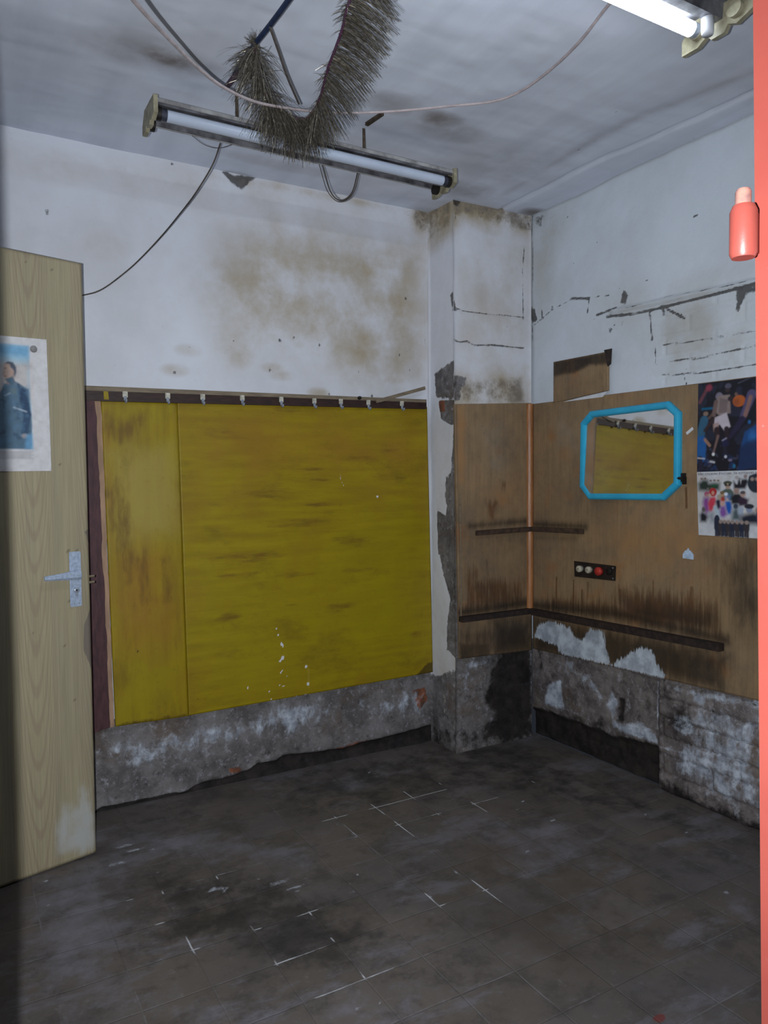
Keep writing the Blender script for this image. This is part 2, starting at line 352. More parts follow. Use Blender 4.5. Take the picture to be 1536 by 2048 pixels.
def grime_wood(name, c1, c2, sc=14, rough=.6, v=(4, 4, 1)): return simple(name, c1, c2, sc, rough, bump=.3, v=v, bd=.004)
M_MAROON = grime_wood('maroon_paint', (84, 52, 56), (62, 38, 42))
M_RAIL = grime_wood('dark_brown_paint', (62, 42, 36), (44, 30, 28), 12, .5, (2, 2, 8))
M_STRIP = grime_wood('dusty_batten', (138, 124, 104), (108, 96, 82), 10, .7, (1, 1, 6))
M_BEIGE = grime_wood('bare_edge', (176, 142, 116), (150, 122, 100), 12, .7)
M_TRIM = grime_wood('varnished_moulding', (176, 120, 74), (140, 92, 56), 9, .35, (5, 5, .8))
M_LEDGE = grime_wood('sooty_batten', (58, 46, 42), (36, 30, 30), 16, .6, (3, 3, 3))
M_HOOKP = simple('cream_plastic', (214, 210, 196), (176, 172, 160), 60, .5)
M_STEEL = simple('galvanised_steel', (176, 184, 196), (140, 148, 160), 80, .4, .4)
M_CHROME = simple('silver_paint', (190, 204, 226), (160, 174, 196), 110, .4, .3, bump=.15)
M_DARKMET = simple('dark_metal', (52, 48, 46), (34, 32, 32), 40, .5, .5)
M_RUST = simple('rusty_rod', (88, 76, 62), (58, 48, 40), 50, .7, .2)
M_CREAM = simple('yellowed_enamel', (166, 160, 136), (124, 118, 96), 26, .5, bump=.1)
M_FIXW = simple('dirty_white_enamel', (168, 168, 168), (118, 116, 116), 18, .45)
M_FIXD = simple('grimy_channel', (132, 132, 138), (66, 64, 68), 12, .4, .3)
M_TUBEOFF = simple('unlit_tube_glass', (190, 200, 218), (180, 190, 208), 5, .18, spec=.7, bump=0)
M_TUBEEND = simple('tube_end_blackened', (70, 72, 84), (40, 40, 50), 20, .4, .2)
M_CABLE = simple('pinkish_white_cable', (186, 172, 172), (160, 148, 148), 30, .5)
M_WIRE = simple('grey_brown_wire', (84, 76, 70), (62, 56, 52), 40, .6)
M_BLUE = simple('mirror_blue_plastic', (52, 176, 216), (46, 160, 202), 10, .28, spec=.5, bump=.03)
M_CORD = simple('navy_cord', (36, 52, 86), (24, 34, 58), 60, .6)
M_PURP = simple('magenta_core', (84, 48, 76), (62, 38, 58), 60, .6)
M_BLACKP = simple('dark_socket_plate', (44, 36, 34), (28, 24, 24), 20, .5)
M_BUTW = simple('ivory_button', (196, 190, 172), (168, 160, 142), 50, .45)
M_BUTR = simple('red_button', (196, 62, 52), (160, 48, 42), 50, .4)
M_PAPER = simple('white_paper', (214, 216, 222), (200, 202, 208), 12, .7)
M_CLIP = simple('pale_blue_plastic', (190, 208, 228), (166, 186, 210), 40, .4)
def red_material():
    t = NT('red_frame_paint', .38, 0, .4); nz = t.noise(3, 5, .6)
    col = t.mix(t.ss(nz, .3, .7), lin((150, 72, 63)), lin((138, 62, 54)))
    col = t.mix(t.ss(t.noise(45, 5, .7, t.vec(loc=(1, 4, 2))), .66, .74, 0, .6), col, lin((150, 130, 128)))
    return t.done(col, t.noise(70, 5, .6), .15, .002)
M_RED = red_material()
def tinsel_material():
    t = NT('tarnished_tinsel', .33, .6, .6); nz = t.noise(130, 2)
    return t.done(t.mix(t.ss(nz, .3, .7), lin((126, 118, 104)), lin((78, 72, 64))))
M_TINSEL = tinsel_material()
def mirror_material():
    t = NT('old_mirror_glass', .03, 1.0); return t.done(t.mix(t.ss(t.noise(3, 5), .4, .8), (.80, .80, .78, 1), (.66, .64, .60, 1)))
M_MIRROR = mirror_material()
def emis(name, c, st):
    t = NT(name); t.b.inputs['Base Color'].default_value = (.9, .9, .9, 1); t.b.inputs['Emission Color'].default_value = tuple(c)+(1,); t.b.inputs['Emission Strength'].default_value = st; return t.m
M_LIT = emis('lit_tube', (.80, .90, 1.0), TUBE_STRENGTH)
def vcol_material(name, rough=.6):
    t = NT(name, rough, 0, .4); o = t.n('ShaderNodeAttribute', attribute_name='ma')
    return t.done(o.outputs['Color'])
M_PRINT = vcol_material('printed_paper', .45)

# ------------------------------------------------------------------ the room shell
XL, YF = -2.86, -2.60      # left wall, front wall (inner faces)
# ceiling
g = Grid((XL, 0.02, H), (1, 0, 0), (0, -1, 0), -XL, -YF+.02, .012)
for x, y, rx, ry, v in ((335, 118, .13, .08, .95), (300, 110, .24, .12, .5), (880, 238, .12, .07, .9), (780, 205, .16, .08, .55), (900, 262, .2, .1, .5), (1010, 330, .4, .25, .3), (930, 380, .2, .12, .55), (1070, 425, .1, .07, .9), (560, 330, .3, .06, .35)): g.blob('a', x, y, rx, ry, v)
for P in ([(1250, 247), (1180, 290), (1100, 330)], [(1120, 396), (1126, 402)], [(1236, 222), (1228, 228)], [(1065, 428), (1120, 398), (1200, 360), (1290, 318), (1390, 276)], [(1440, 250), (1510, 222)]): g.line('d', P, .003, .62, .012)
g.line('a', [(1010, 385), (1120, 320), (1250, 245), (1510, 140)], .012, .5, .06)
g.line('d', [(0, 258), (200, 292), (430, 338), (640, 380), (850, 425)], .002, .55, .012)
for x, y in ((820, 5), (860, 12), (960, 185), (740, 190), (800, 5)): g.blob('e', x, y, .03, .015, .8)
g.h = (fbm(g.s*2.2, g.t*5)-.5)*.018-.012*np.exp(-((g.s-(2.86-.16)+.03*np.sin(g.t*3))/.012)**2)
g.build('ceiling', M_CEIL, kind='structure')
# floor
g = Grid((XL-.2, YF-.75, 0), (1, 0, 0), (0, 1, 0), -XL+.25, -YF+.78, .012)
for P, v in (([(240, 1755), (330, 1735), (500, 1735), (580, 1760), (760, 1830), (800, 1900), (700, 1960), (560, 1960), (420, 1900), (250, 1890), (300, 1820)], .62), ([(500, 1560), (860, 1490), (1060, 1490), (1310, 1590), (1500, 1680), (1500, 1720), (1250, 1640), (1000, 1590), (800, 1620), (600, 1640)], .5),
             ([(200, 1640), (420, 1590), (430, 1640), (210, 1690)], .45), ([(45, 1950), (120, 1920), (110, 1990), (60, 2010)], .5), ([(1340, 1720), (1400, 1730), (1410, 1760), (1350, 1750)], .55), ([(870, 1485), (1065, 1480), (1150, 1530), (1000, 1560), (900, 1540)], .55)): g.poly('c', P, v, .12)
for P, v in (([(60, 1760), (260, 1700), (240, 1780), (280, 1850), (200, 1980), (60, 1980)], .62), ([(220, 1660), (420, 1650), (640, 1700), (600, 1740), (300, 1720), (215, 1700)], .55), ([(700, 1985), (860, 1960), (880, 2048), (600, 2048)], .55), ([(100, 2000), (420, 1980), (600, 2020), (560, 2048), (90, 2048)], .5),
             ([(960, 1640), (1130, 1640), (1200, 1720), (1060, 1760), (980, 1720)], .58), ([(1080, 1820), (1170, 1820), (1160, 1870), (1100, 1870)], .6), ([(870, 1500), (960, 1530), (900, 1550)], .45), ([(640, 1560), (860, 1500), (870, 1510), (660, 1580)], .5), ([(1420, 1760), (1530, 1800), (1530, 1860), (1440, 1830)], .5)): g.poly('b', P, v, .1)
g.poly('a', [(900, 1620), (1060, 1600), (1250, 1700), (1500, 1900), (1500, 2048), (1000, 2048), (760, 1840)], .5, .3)
for P in ([(555, 1925), (690, 1868)], [(630, 1990), (780, 1935)], [(728, 1938), (755, 1965)], [(740, 1618), (890, 1580)], [(745, 1610), (770, 1628)], [(805, 1585), (840, 1600)], [(655, 1636), (712, 1672)], [(650, 1642), (690, 1630)], [(800, 1655), (880, 1628)], [(545, 1862), (630, 1822)], [(325, 1785), (525, 1730)], [(790, 1645), (830, 1672)], [(945, 1605), (990, 1595)], [(930, 1565), (950, 1560)], [(945, 1765), (1005, 1800)], [(854, 1790), (885, 1812)], [(945, 1605), (975, 1622)], [(510, 1850), (580, 1930)], [(260, 1800), (420, 1920)], [(1270, 1545), (1390, 1610)], [(870, 1570), (905, 1560)], [(1020, 1575), (1085, 1560)]):
    g.line('d', P, .012, .85, .03)
for P in ([(655, 1636), (712, 1672)], [(945, 1765), (1000, 1798)], [(890, 1730), (950, 1768)], [(855, 1790), (882, 1810)], [(640, 1988), (775, 1938)], [(1050, 1560), (1100, 1530)], [(1290, 1545), (1395, 1612)]): g.line('e', P, .0015, .7, .008)
for i in range(60):
    cx, cy, sp = random.choice(((290, 1700, 40), (560, 1770, 40), (430, 1775, 20), (740, 1760, 60), (1100, 1700, 70), (1060, 1620, 30), (1000, 1700, 40), (130, 1790, 40), (720, 2000, 60), (1340, 1660, 50), (1440, 1800, 40), (700, 1550, 40)))
    x, y = random.gauss(cx, sp), random.gauss(cy, sp*.45)
    if y < 2040: g.blob('e', x, y, random.uniform(.006, .02), random.uniform(.004, .01), random.uniform(.5, .8))
for x, y in ((270, 1700), (235, 1728), (250, 1692), (430, 1778), (560, 1765), (590, 1775)): g.blob('e', x, y, .05, .014, .62)
g.blob('f', 1320, 2035, .03, .02, .9)
g.h = (fbm(g.s*3, g.t*3)-.5)*.006
g.build('floor', M_FLOOR, kind='structure')

# back wall
g = Grid((XL, 0, 0), (1, 0, 0), (0, 0, 1), -XL, H+.02, .008)
g.poly('a', [(400, 560), (470, 480), (560, 440), (850, 500), (848, 760), (720, 770), (600, 700), (520, 700), (450, 700), (430, 620)], .95, .12)
g.line('a', [(420, 350), (640, 388), (850, 430)], .015, 1.1, .05); g.blob('a', 845, 432, .10, .13, 1.5); g.poly('a', [(230, 330), (430, 345), (850, 430), (850, 470), (520, 420), (240, 370)], .45, .07)
for x, y, rx, ry, v in ((560, 660, .2, .12, .7), (480, 700, .1, .1, .8), (700, 600, .2, .1, .6), (820, 560, .1, .2, .65), (600, 380, .25, .05, .7), (100, 330, .3, .08, .35), (790, 760, .1, .03, .9), (210, 480, .12, .1, .3), (640, 440, .3, .05, .4)): g.blob('a', x, y, rx, ry, v)
g.poly('b', [(150, 1450), (232, 1440), (375, 1415), (900, 1315), (900, 1560), (190, 1700)], 1, .02); g.poly('b', [(60, 1440), (240, 1440), (240, 1640), (60, 1680)], 1, .02)
g.poly('e', [(205, 1480), (430, 1440), (600, 1400), (700, 1420), (560, 1470), (330, 1530), (210, 1560)], .46, .05)
g.poly('e', [(530, 1400), (640, 1395), (650, 1440), (560, 1490)], .55, .05); g.poly('e', [(700, 1400), (850, 1370), (860, 1440), (740, 1440)], .45, .05)
g.poly('b', [(210, 1478), (250, 1474), (240, 1500), (212, 1505)], .0, .02)
g.poly('c', [(180, 1624), (203, 1614), (367, 1582), (405, 1566), (470, 1552), (500, 1540), (517, 1528), (555, 1522), (569, 1512), (686, 1498), (733, 1484), (790, 1470), (900, 1440), (900, 1520), (700, 1580), (500, 1620), (180, 1690)], 1, .008)
g.poly('f', [(455, 1535), (490, 1530), (485, 1548), (460, 1552)], .75, .02); g.poly('f', [(610, 1512), (700, 1485), (760, 1468), (765, 1480), (640, 1520)], .6, .02); g.poly('f', [(825, 1380), (850, 1372), (856, 1400), (840, 1420), (828, 1400)], .85, .015)
g.poly('d', [(440, 338), (470, 350), (518, 352), (500, 362), (484, 378), (462, 362)], 1, .012)
for P in ([(0, 262), (60, 270)], [(520, 365), (620, 385), (740, 405)], [(800, 425), (850, 440)], [(850, 430), (852, 600), (850, 700)], [(170, 777), (700, 795)], [(845, 590), (850, 640), (848, 780)]): g.line('d', P, .003, .55, .012)
for x, y, r in ((812, 597, .012), (560, 682, .014), (588, 675, .012), (95, 422, .015), (300, 398, .004), (253, 752, .005), (820, 740, .01), (745, 792, .012), (660, 788, .01), (540, 740, .012), (380, 695, .01), (640, 690, .01), (515, 525, .004), (490, 565, .004), (800, 710, .008), (345, 327, .01), (350, 745, .012)): g.blob('d', x, y, r, r*1.3, .62)
for x, y in ((545, 735), (565, 750), (380, 700), (350, 740), (640, 785), (800, 700), (600, 690)): g.blob('a', x, y, .07, .03, .9)
for i in range(46):
    x = random.uniform(430, 850); g.blob('d', x, random.uniform(560, 790), random.uniform(.003, .008), random.uniform(.003, .008), random.uniform(.45, .62))
X, Z = g.s, g.t
g.h = (fbm(X*3, Z*3)-.5)*.014+(fbm(X*18, Z*18)-.5)*.005*np.clip(g.M[0][:, 1], 0, 1)
cav = np.clip(g.M[0][:, 2]*1.6-.5+(fbm(X*25, Z*25)-.5)*.8, 0, 1); g.h -= .02*cav+.004
g.h += .02*np.clip((.02+.015*fbm(X*12, Z*3)-Z)/.02, 0, 1)
g.build('wall_back', M_WALL, kind='structure')

# pillar in the corner: left face and front face
g = Grid((-CW, 0, 0), (0, -1, 0), (0, 0, 1), CD, H+.01, .006)
g.poly('a', [(840, 400), (910, 380), (905, 460), (850, 500)], 1.4, .06); g.poly('b', [(862, 745), (880, 735), (908, 720), (908, 800), (870, 800)], .8, .03)
g.poly('b', [(876, 800), (912, 800), (914, 850), (898, 850), (880, 838)], .9, .012); g.poly('b', [(905, 850), (912, 850), (912, 1320), (890, 1300), (898, 1200), (880, 1130), (874, 1090), (890, 1020), (900, 950)], .95, .02)
g.poly('b', [(872, 1020), (890, 1030), (888, 1110), (874, 1110)], .95, .015); g.poly('b', [(830, 1352), (950, 1330), (950, 1590), (830, 1540)], .62, .03)
g.poly('b', [(885, 950), (905, 930), (905, 1040), (888, 1010)], .7, .02); g.poly('b', [(860, 1360), (912, 1350), (915, 1380), (864, 1375)], .3, .02)
g.poly('f', [(876, 803), (887, 800), (888, 822), (878, 824)], .95, .008)
g.poly('c', [(840, 1440), (934, 1455), (934, 1560), (840, 1520)], .5, .04); g.poly('a', [(862, 1340), (914, 1330), (914, 1500), (866, 1480)], .8, .1)
for P in ([(852, 430), (850, 700)], [(845, 1074), (912, 1074)], [(866, 1352), (905, 1360)], [(850, 490), (880, 480)]): g.line('d', P, .0015, .62, .008)
g.poly('d', [(899, 590), (905, 582), (905, 620), (903, 622)], .9, .01)
for i in range(30): g.blob('d', random.uniform(864, 905), random.uniform(830, 1330), .004, .005, random.uniform(.45, .65))
X, Z = g.s, g.t
g.h = (fbm(X*6+3, Z*6)-.5)*.008-.002*np.clip(g.M[0][:, 1], 0, 1); g.h -= .004; g.h = np.minimum(g.h, 0)*np.clip(np.minimum(X, CD-X)/.01, 0, 1)
pl = g
g = Grid((-CW, -CD, 0), (1, 0, 0), (0, 0, 1), CW, H+.01, .006)
g.poly('a', [(895, 370), (1085, 400), (1085, 480), (1000, 462), (930, 440), (900, 470)], 1.4, .05); g.poly('b', [(895, 830), (926, 830), (930, 1320), (895, 1320)], .7, .01); g.poly('d', [(925, 405), (1030, 440), (1040, 455), (960, 430), (920, 415)], .48, .06)
g.poly('d', [(1040, 420), (1065, 428), (1065, 470), (1045, 440)], .5, .04); g.blob('d', 912, 402, .04, .03, .7)
g.poly('a', [(905, 480), (1060, 480), (1060, 800), (905, 800)], .5, .1); g.poly('a', [(905, 740), (1060, 730), (1070, 830), (895, 830)], 1.25, .07)
for P, wd in (([(905, 612), (930, 622), (985, 628), (1050, 635)], .003), ([(905, 678), (922, 684), (935, 682), (950, 690), (990, 690), (1048, 696)], .004), ([(1050, 490), (1046, 540), (1048, 640)], .003), ([(912, 425), (912, 436)], .004)): g.line('d', P, wd, .8, .01)
g.poly('d', [(900, 590), (908, 600), (916, 622), (902, 620)], .9, .01)
g.poly('b', [(860, 1295), (1110, 1280), (1110, 1580), (860, 1600)], 1, .02); g.poly('b', [(895, 735), (940, 750), (930, 812), (895, 812)], .55, .03)
g.poly('a', [(912, 1320), (1000, 1310), (990, 1480), (912, 1500)], .9, .05); g.poly('e', [(915, 1340), (950, 1330), (950, 1380), (925, 1450), (915, 1440)], .42, .05)
g.poly('c', [(985, 1300), (1065, 1285), (1065, 1485), (960, 1495), (950, 1475), (985, 1440), (965, 1400), (975, 1340)], .8, .06); g.poly('c', [(910, 1455), (1065, 1440), (1065, 1485), (912, 1510)], .55, .05); g.poly('c', [(1000, 1290), (1066, 1285), (1066, 1470), (1010, 1460)], .9, .05)
for P in ([(985, 1450), (1058, 1425)], [(1015, 1372), (1060, 1368)], [(1062, 1300), (1064, 1470)]): g.line('e', P, .003, .75, .02)
for i in range(30): g.blob('e', random.gauss(1045, 14), random.gauss(1330, 24), .004, .004, random.uniform(.6, .9))
g.poly('e', [(922, 1325), (985, 1310), (985, 1335), (930, 1350)], .55, .03)
for i in range(30): g.blob('d', random.uniform(910, 1055), random.uniform(450, 790), .004, .004, random.uniform(.45, .6))
X, Z = g.s, g.t
g.h = (fbm(X*6, Z*6+9)-.5)*.008+(fbm(X*20, Z*20)-.5)*.005*np.clip(g.M[0][:, 1], 0, 1)
for zc in (g.px(985, 628)[1], g.px(985, 690)[1]): g.h -= .004*np.exp(-((Z-zc-.01*(fbm(X*20, X*0)-.5))/.006)**2)
g.h -= .004; g.h = np.minimum(g.h, 0)*np.clip(np.minimum(X, CW-X)/.01, 0, 1)
def join_grids(a, b, name, m):
    V, F, C = [], [], [[], []]; n = 0
    for q in (a, b):
        P = q.p0+np.outer(q.s, q.A)+np.outer(q.t, q.B)+np.outer(q.h, q.N); V.append(P); idx = np.arange(q.nu*q.nv).reshape(q.nv, q.nu)+n
        F.append(np.stack([idx[:-1, :-1], idx[:-1, 1:], idx[1:, 1:], idx[1:, :-1]], -1).reshape(-1, 4)); n += len(P)
        for i in (0, 1): C[i].append(q.M[i])
    V = np.vstack(V); F = np.vstack(F); me = bpy.data.meshes.new(name); me.from_pydata(V.tolist(), [], F.tolist()); me.update()
    for i, an in enumerate(('ma', 'mb')):
        at = me.attributes.new(an, 'FLOAT_COLOR', 'POINT'); c = np.ones((n, 4), np.float32); c[:, :3] = np.vstack(C[i]); at.data.foreach_set('color', c.ravel())
    me.polygons.foreach_set('use_smooth', [True]*len(F)); o = bpy.data.objects.new(name, me); COL.objects.link(o); me.materials.append(m); return o
tag(join_grids(pl, g, 'wall_pillar', M_WALL), kind='structure')

# right wall (X = 0), u runs towards the camera
g = Grid((0, -CD+.03, 0), (0, -1, 0), (0, 0, 1), -YF-CD+.03, H+.01, .008)
g.poly('a', [(1062, 430), (1120, 405), (1110, 520), (1065, 700)], .6, .12); g.poly('a', [(1200, 600), (1510, 560), (1510, 760), (1330, 760), (1290, 650)], .5, .08)
g.poly('d', [(1062, 425), (1085, 428), (1080, 455), (1064, 450)], .6, .04)
for P, wd, v in (([(1065, 650), (1100, 620), (1140, 598), (1215, 590)], .003, .55), ([(1210, 633), (1260, 628), (1330, 612), (1400, 595), (1510, 568)], .004, .85), ([(1250, 618), (1340, 590), (1440, 575), (1510, 560)], .002, .6), ([(1140, 596), (1175, 597)], .005, .7), ([(1320, 690), (1400, 680), (1510, 660)], .003, .6), ([(1335, 722), (1400, 715), (1510, 690)], .003, .65), ([(1320, 750), (1400, 745), (1510, 728)], .003, .65), ([(1305, 690), (1308, 730)], .003, .6), ([(1360, 745), (1370, 770)], .003, .6), ([(1060, 430), (1063, 520), (1060, 700)], .003, .55), ([(1190, 630), (1230, 615)], .005, .6), ([(1330, 618), (1350, 628), (1365, 636)], .004, .75), ([(1295, 625), (1298, 660), (1300, 680)], .004, .6), ([(1175, 600), (1172, 625)], .003, .7), ([(1080, 620), (1082, 640)], .003, .8), ([(1385, 432), (1392, 428)], .002, .9)): g.line('d', P, wd*1.2, v+.17, .01)
for P in ([(1052, 622), (1066, 615), (1072, 640), (1062, 645)], [(1243, 577), (1252, 590), (1248, 608), (1238, 605)], [(1470, 575), (1510, 570), (1510, 582), (1490, 585), (1472, 625), (1468, 610)], [(1316, 610), (1330, 608), (1322, 632)], [(1213, 655), (1222, 657), (1216, 668)], [(1298, 670), (1304, 676), (1296, 684)], [(1100, 612), (1104, 612), (1103, 626)]): g.poly('d', P, .85, .01)
for x, y in ((1191, 483), (1145, 527), (1132, 433), (1420, 340), (1290, 560), (1225, 650), (1240, 648), (1236, 575), (1471, 680)): g.blob('d', x, y, .008, .006, .75)
for i in range(60): g.blob('d', random.uniform(1080, 1500), random.uniform(560, 760), random.uniform(.003, .008), .004, random.uniform(.42, .6))
g.poly('f', [(1225, 590), (1330, 640), (1400, 600), (1510, 590), (1510, 610), (1340, 670)], .0, .05)
# lower part: bare plaster, black damp base, painted brick to the right
g.poly('b', [(1030, 1270), (1600, 1405), (1600, 1850), (1030, 1560)], 1, .02)
g.poly('e', [(1320, 1400), (1530, 1430), (1530, 1640), (1440, 1620), (1310, 1520), (1380, 1460)], .52, .06)
for P, v in (([(1085, 1370), (1112, 1360), (1118, 1400), (1128, 1425), (1100, 1418), (1078, 1412)], .75), ([(1215, 1380), (1225, 1410), (1220, 1440), (1250, 1450), (1270, 1440), (1310, 1480), (1312, 1498), (1260, 1480), (1215, 1460), (1200, 1410)], .72), ([(1345, 1430), (1370, 1430), (1390, 1470), (1370, 1480), (1340, 1460)], .72), ([(1390, 1390), (1408, 1392), (1404, 1410), (1380, 1404)], .8), ([(1100, 1318), (1140, 1320), (1136, 1360), (1104, 1350)], .5), ([(1130, 1340), (1180, 1345), (1160, 1380)], .5), ([(1370, 1500), (1530, 1555), (1530, 1575), (1380, 1525)], .68), ([(1310, 1370), (1530, 1400), (1530, 1425), (1400, 1400)], .58), ([(1160, 1330), (1175, 1360), (1200, 1400), (1190, 1410), (1170, 1380)], .5)): g.poly('e', P, v, .02)
g.poly('c', [(1030, 1410), (1085, 1422), (1130, 1440), (1170, 1455), (1210, 1470), (1300, 1492), (1309, 1500), (1309, 1640), (1040, 1520)], 1, .025)
g.poly('c', [(1309, 1560), (1360, 1570), (1400, 1600), (1530, 1655), (1530, 1760), (1309, 1650)], .75, .05)
g.poly('c', [(1380, 1410), (1410, 1420), (1400, 1470), (1415, 1510), (1380, 1480)], .52, .05); g.poly('c', [(1225, 1395), (1240, 1400), (1238, 1450), (1222, 1448)], .62, .02); g.poly('c', [(1120, 1385), (1145, 1385), (1148, 1410), (1125, 1415)], .5, .02)
g.poly('c', [(1240, 1370), (1305, 1380), (1300, 1450), (1270, 1430)], .47, .05); g.poly('c', [(1320, 1380), (1350, 1390), (1345, 1470), (1320, 1470)], .45, .05)
g.poly('c', [(1060, 1290), (1075, 1290), (1080, 1340), (1064, 1345)], .6, .03)
for P in ([(1308, 1365), (1306, 1420), (1304, 1470)], [(1308, 1490), (1400, 1520), (1450, 1545)]): g.line('e', P, .004, .85, .012)
g.line('e', [(1310, 1575), (1395, 1612)], .003, .6, .012)
g.poly('c', [(1066, 1400), (1210, 1440), (1309, 1480), (1309, 1510), (1066, 1440)], .5, .05); g.poly('c', [(1309, 1370), (1390, 1395), (1400, 1450), (1420, 1500), (1330, 1490), (1309, 1470)], .5, .06)
X, Z = g.s, g.t
low = np.clip(g.M[0][:, 1], 0, 1); x_st = g.px(1308, 1450)[0]
# courses of brick showing through the whitewash
def courses(X, Z, ph=0.0):
    ch, bl = .078, .235; Zw = Z+.006*(fbm(X*8, Z*8)-.5); r = np.floor(Zw/ch); dz = np.abs(Zw/ch-np.round(Zw/ch))*ch
    q = X/bl+.5*(r % 2)+ph; dx = np.abs(q-np.round(q))*bl
    return np.exp(-(np.minimum(dz, dx+.002)/.0065)**2)
cr = courses(X, Z); rgt = np.clip((X-x_st)/.02, 0, 1)
lowright = low*rgt; upright = np.clip((X-g.px(1300, 700)[0])/.05, 0, 1)*((Z > 1.68) & (Z < g.px(1400, 600)[1])).astype(float)
g.h = (fbm(X*4, Z*4)-.5)*.012+(fbm(X*16, Z*16)-.5)*.012*low
g.h += -.02*(1-rgt)*low*(Z < g.px(1310, 1360)[1])-.013*cr*np.clip(lowright*1.0+.25*low+.55*upright, 0, 1)*(.4+fbm(X*7, Z*7))
cav = np.clip(g.M[0][:, 2]*1.5-.5+(fbm(X*20, Z*20)-.5)*.7, 0, 1)*(X < x_st); g.h -= .025*cav
zl = g.px(1350, 605)[1]; zr = g.px(1500, 568)[1]; xl_, xr_ = g.px(1215, 630), g.px(1510, 568)
ln = xl_[1]+(xr_[1]-xl_[1])*(X-xl_[0])/(xr_[0]-xl_[0]); g.h += .02*np.clip((X-xl_[0])/.03, 0, 1)*np.exp(-((Z-ln-.012)/.008)**2)
g.M[1][:, 0] = np.maximum(g.M[1][:, 0], .47*cr*np.clip(lowright, 0, 1)*(fbm(X*5+2, Z*5) > .45))
g.h -= .010; g.h = np.where(Z < 1.72, np.minimum(g.h, 0), g.h); g.h *= np.where(Z > 1.6, 1, np.where(Z > .52, .3, 1))
g.build('wall_right', M_WALLR, kind='structure')

# left wall (with its doorway behind the open door) and front wall (the camera looks through its opening)
mb = MB(); DW0, DW1 = -1.34, -.54
mb.box((XL-.06, (0+DW1)/2, H/2), (.12, -DW1, H)); mb.box((XL-.06, (DW0+YF)/2, H/2), (.12, DW0-YF, H)); mb.box((XL-.06, (DW0+DW1)/2, (2.08+H)/2), (.12, DW1-DW0, H-2.08))
mb.build('wall_left', simple('left_plaster', (180, 184, 192), (165, 168, 176), 4, .85), kind='structure')
OL = CAM[0]-.06; OR = CAM[0]+.775   # rough opening
YO = YF-.10
mb = MB(); mb.box(((XL+OL)/2, (YF+YO)/2, H/2), (OL-XL, .10, H)); mb.box((OR/2, (YF+YO)/2, H/2), (-OR, .10, H)); mb.box(((OL+OR)/2, (YF+YO)/2, (2.30+H)/2), (OR-OL, .10, H-2.30))
mb.build('wall_front', simple('front_plaster', (180, 184, 192), (165, 168, 176), 4, .85), kind='structure')

# ------------------------------------------------------------------ steel door frame with hinge, nearest the camera
YJ = CAM[1]+.47                       # plane of the frame's outer face
jt = on(1506, 0, 1, YJ); jb = on(1523, 2048, 1, YJ)
def jamb_x(z): return jt[0]+(jb[0]-jt[0])*(z-jt[2])/(jb[2]-jt[2])
fr = empty('steel_door_frame', (jamb_x(0), YJ, 0), label='red painted steel door frame with a hinge knuckle, nearest the camera at the right edge', cat='door frame')
def upright(xa, xb, name):
    mb = MB(); z0, z1 = 0, 2.3; xs = [(xa(z0), xb(z0)), (xa(z1), xb(z1))]; vs = []
    for (a, b), z in zip(xs, (z0, z1)): vs += [(a, YJ-.04, z), (b, YJ-.04, z), (b, YJ, z), (a, YJ, z)]
    mb.add(vs, [(0, 1, 5, 4), (1, 2, 6, 5), (2, 3, 7, 6), (3, 0, 4, 7), (0, 3, 2, 1), (4, 5, 6, 7)]); return mb.build(name, M_RED, fr)
upright(jamb_x, lambda z: jamb_x(z)+.06, 'frame_post')
LX = CAM[0]-.014
upright(lambda z: LX-.06, lambda z: LX, 'frame_post')
MB().box(((LX+jamb_x(2.3))/2, YJ-.02, 2.27), (jamb_x(2.3)-LX, .039, .05)).build('frame_header', M_RED, fr)
def hp(x, y): return on(x, y, 1, YJ-.004)
hz0, hz1 = hp(1490, 517)[2], hp(1490, 412)[2]; hx = hp(1487, 460)[0]; hr = .0128
mb = MB(); mb.tube([(hx, YJ-.004, hz0), (hx, YJ-.004, hz0+.004), (hx, YJ-.004, hz1-.006), (hx, YJ-.004, hz1)], [hr*.85, hr, hr, hr*.8], 20)
hk = mb.build('hinge_knuckle', M_RED, fr)
pz = hp(1485, 378)[2]
MB().tube([(hx-.001, YJ-.004, hz1-.01), (hx-.001, YJ-.004, pz-.003), (hx-.001, YJ-.004, pz)], [.0075, .0075, .006], 16).build('hinge_pin', simple('worn_pin', (190, 140, 124), (150, 112, 108), 80, .35, .3), hk, label='worn bare hinge pin')
mb = MB(); mb.box(((hx+jamb_x(hz0))/2+.004, YJ-.002, (hz0+hz1)/2+.002), (abs(jamb_x(hz0)-hx)+.012, .006, hz1-hz0-.008), bev=.0015); mb.tube([(jamb_x(hz0)+.002, YJ-.001, hz0+.006), (jamb_x(hz0)+.002, YJ-.001, hz1-.004)], .0045, 10); mb.build('hinge_leaf', M_RED, hk)

# ------------------------------------------------------------------ open wooden door
e0 = on(192, 1709, 2, 0); e1 = on(45, 1763, 2, 0); dd = (e1-e0)/np.linalg.norm(e1-e0); dn = np.array([-dd[1], dd[0], 0])
if dn@(CAM-e0) < 0: dn = -dn
DLEN = (XL+.02-e0[0])/dd[0]; hinge = e0+dd*DLEN; ztop = onplane(162, 527, e0, dn)[2]
door = empty('door_1', tuple(hinge), label='open wood-print door leaf with silver lever handle and pinned poster, at the left', kind='structure')
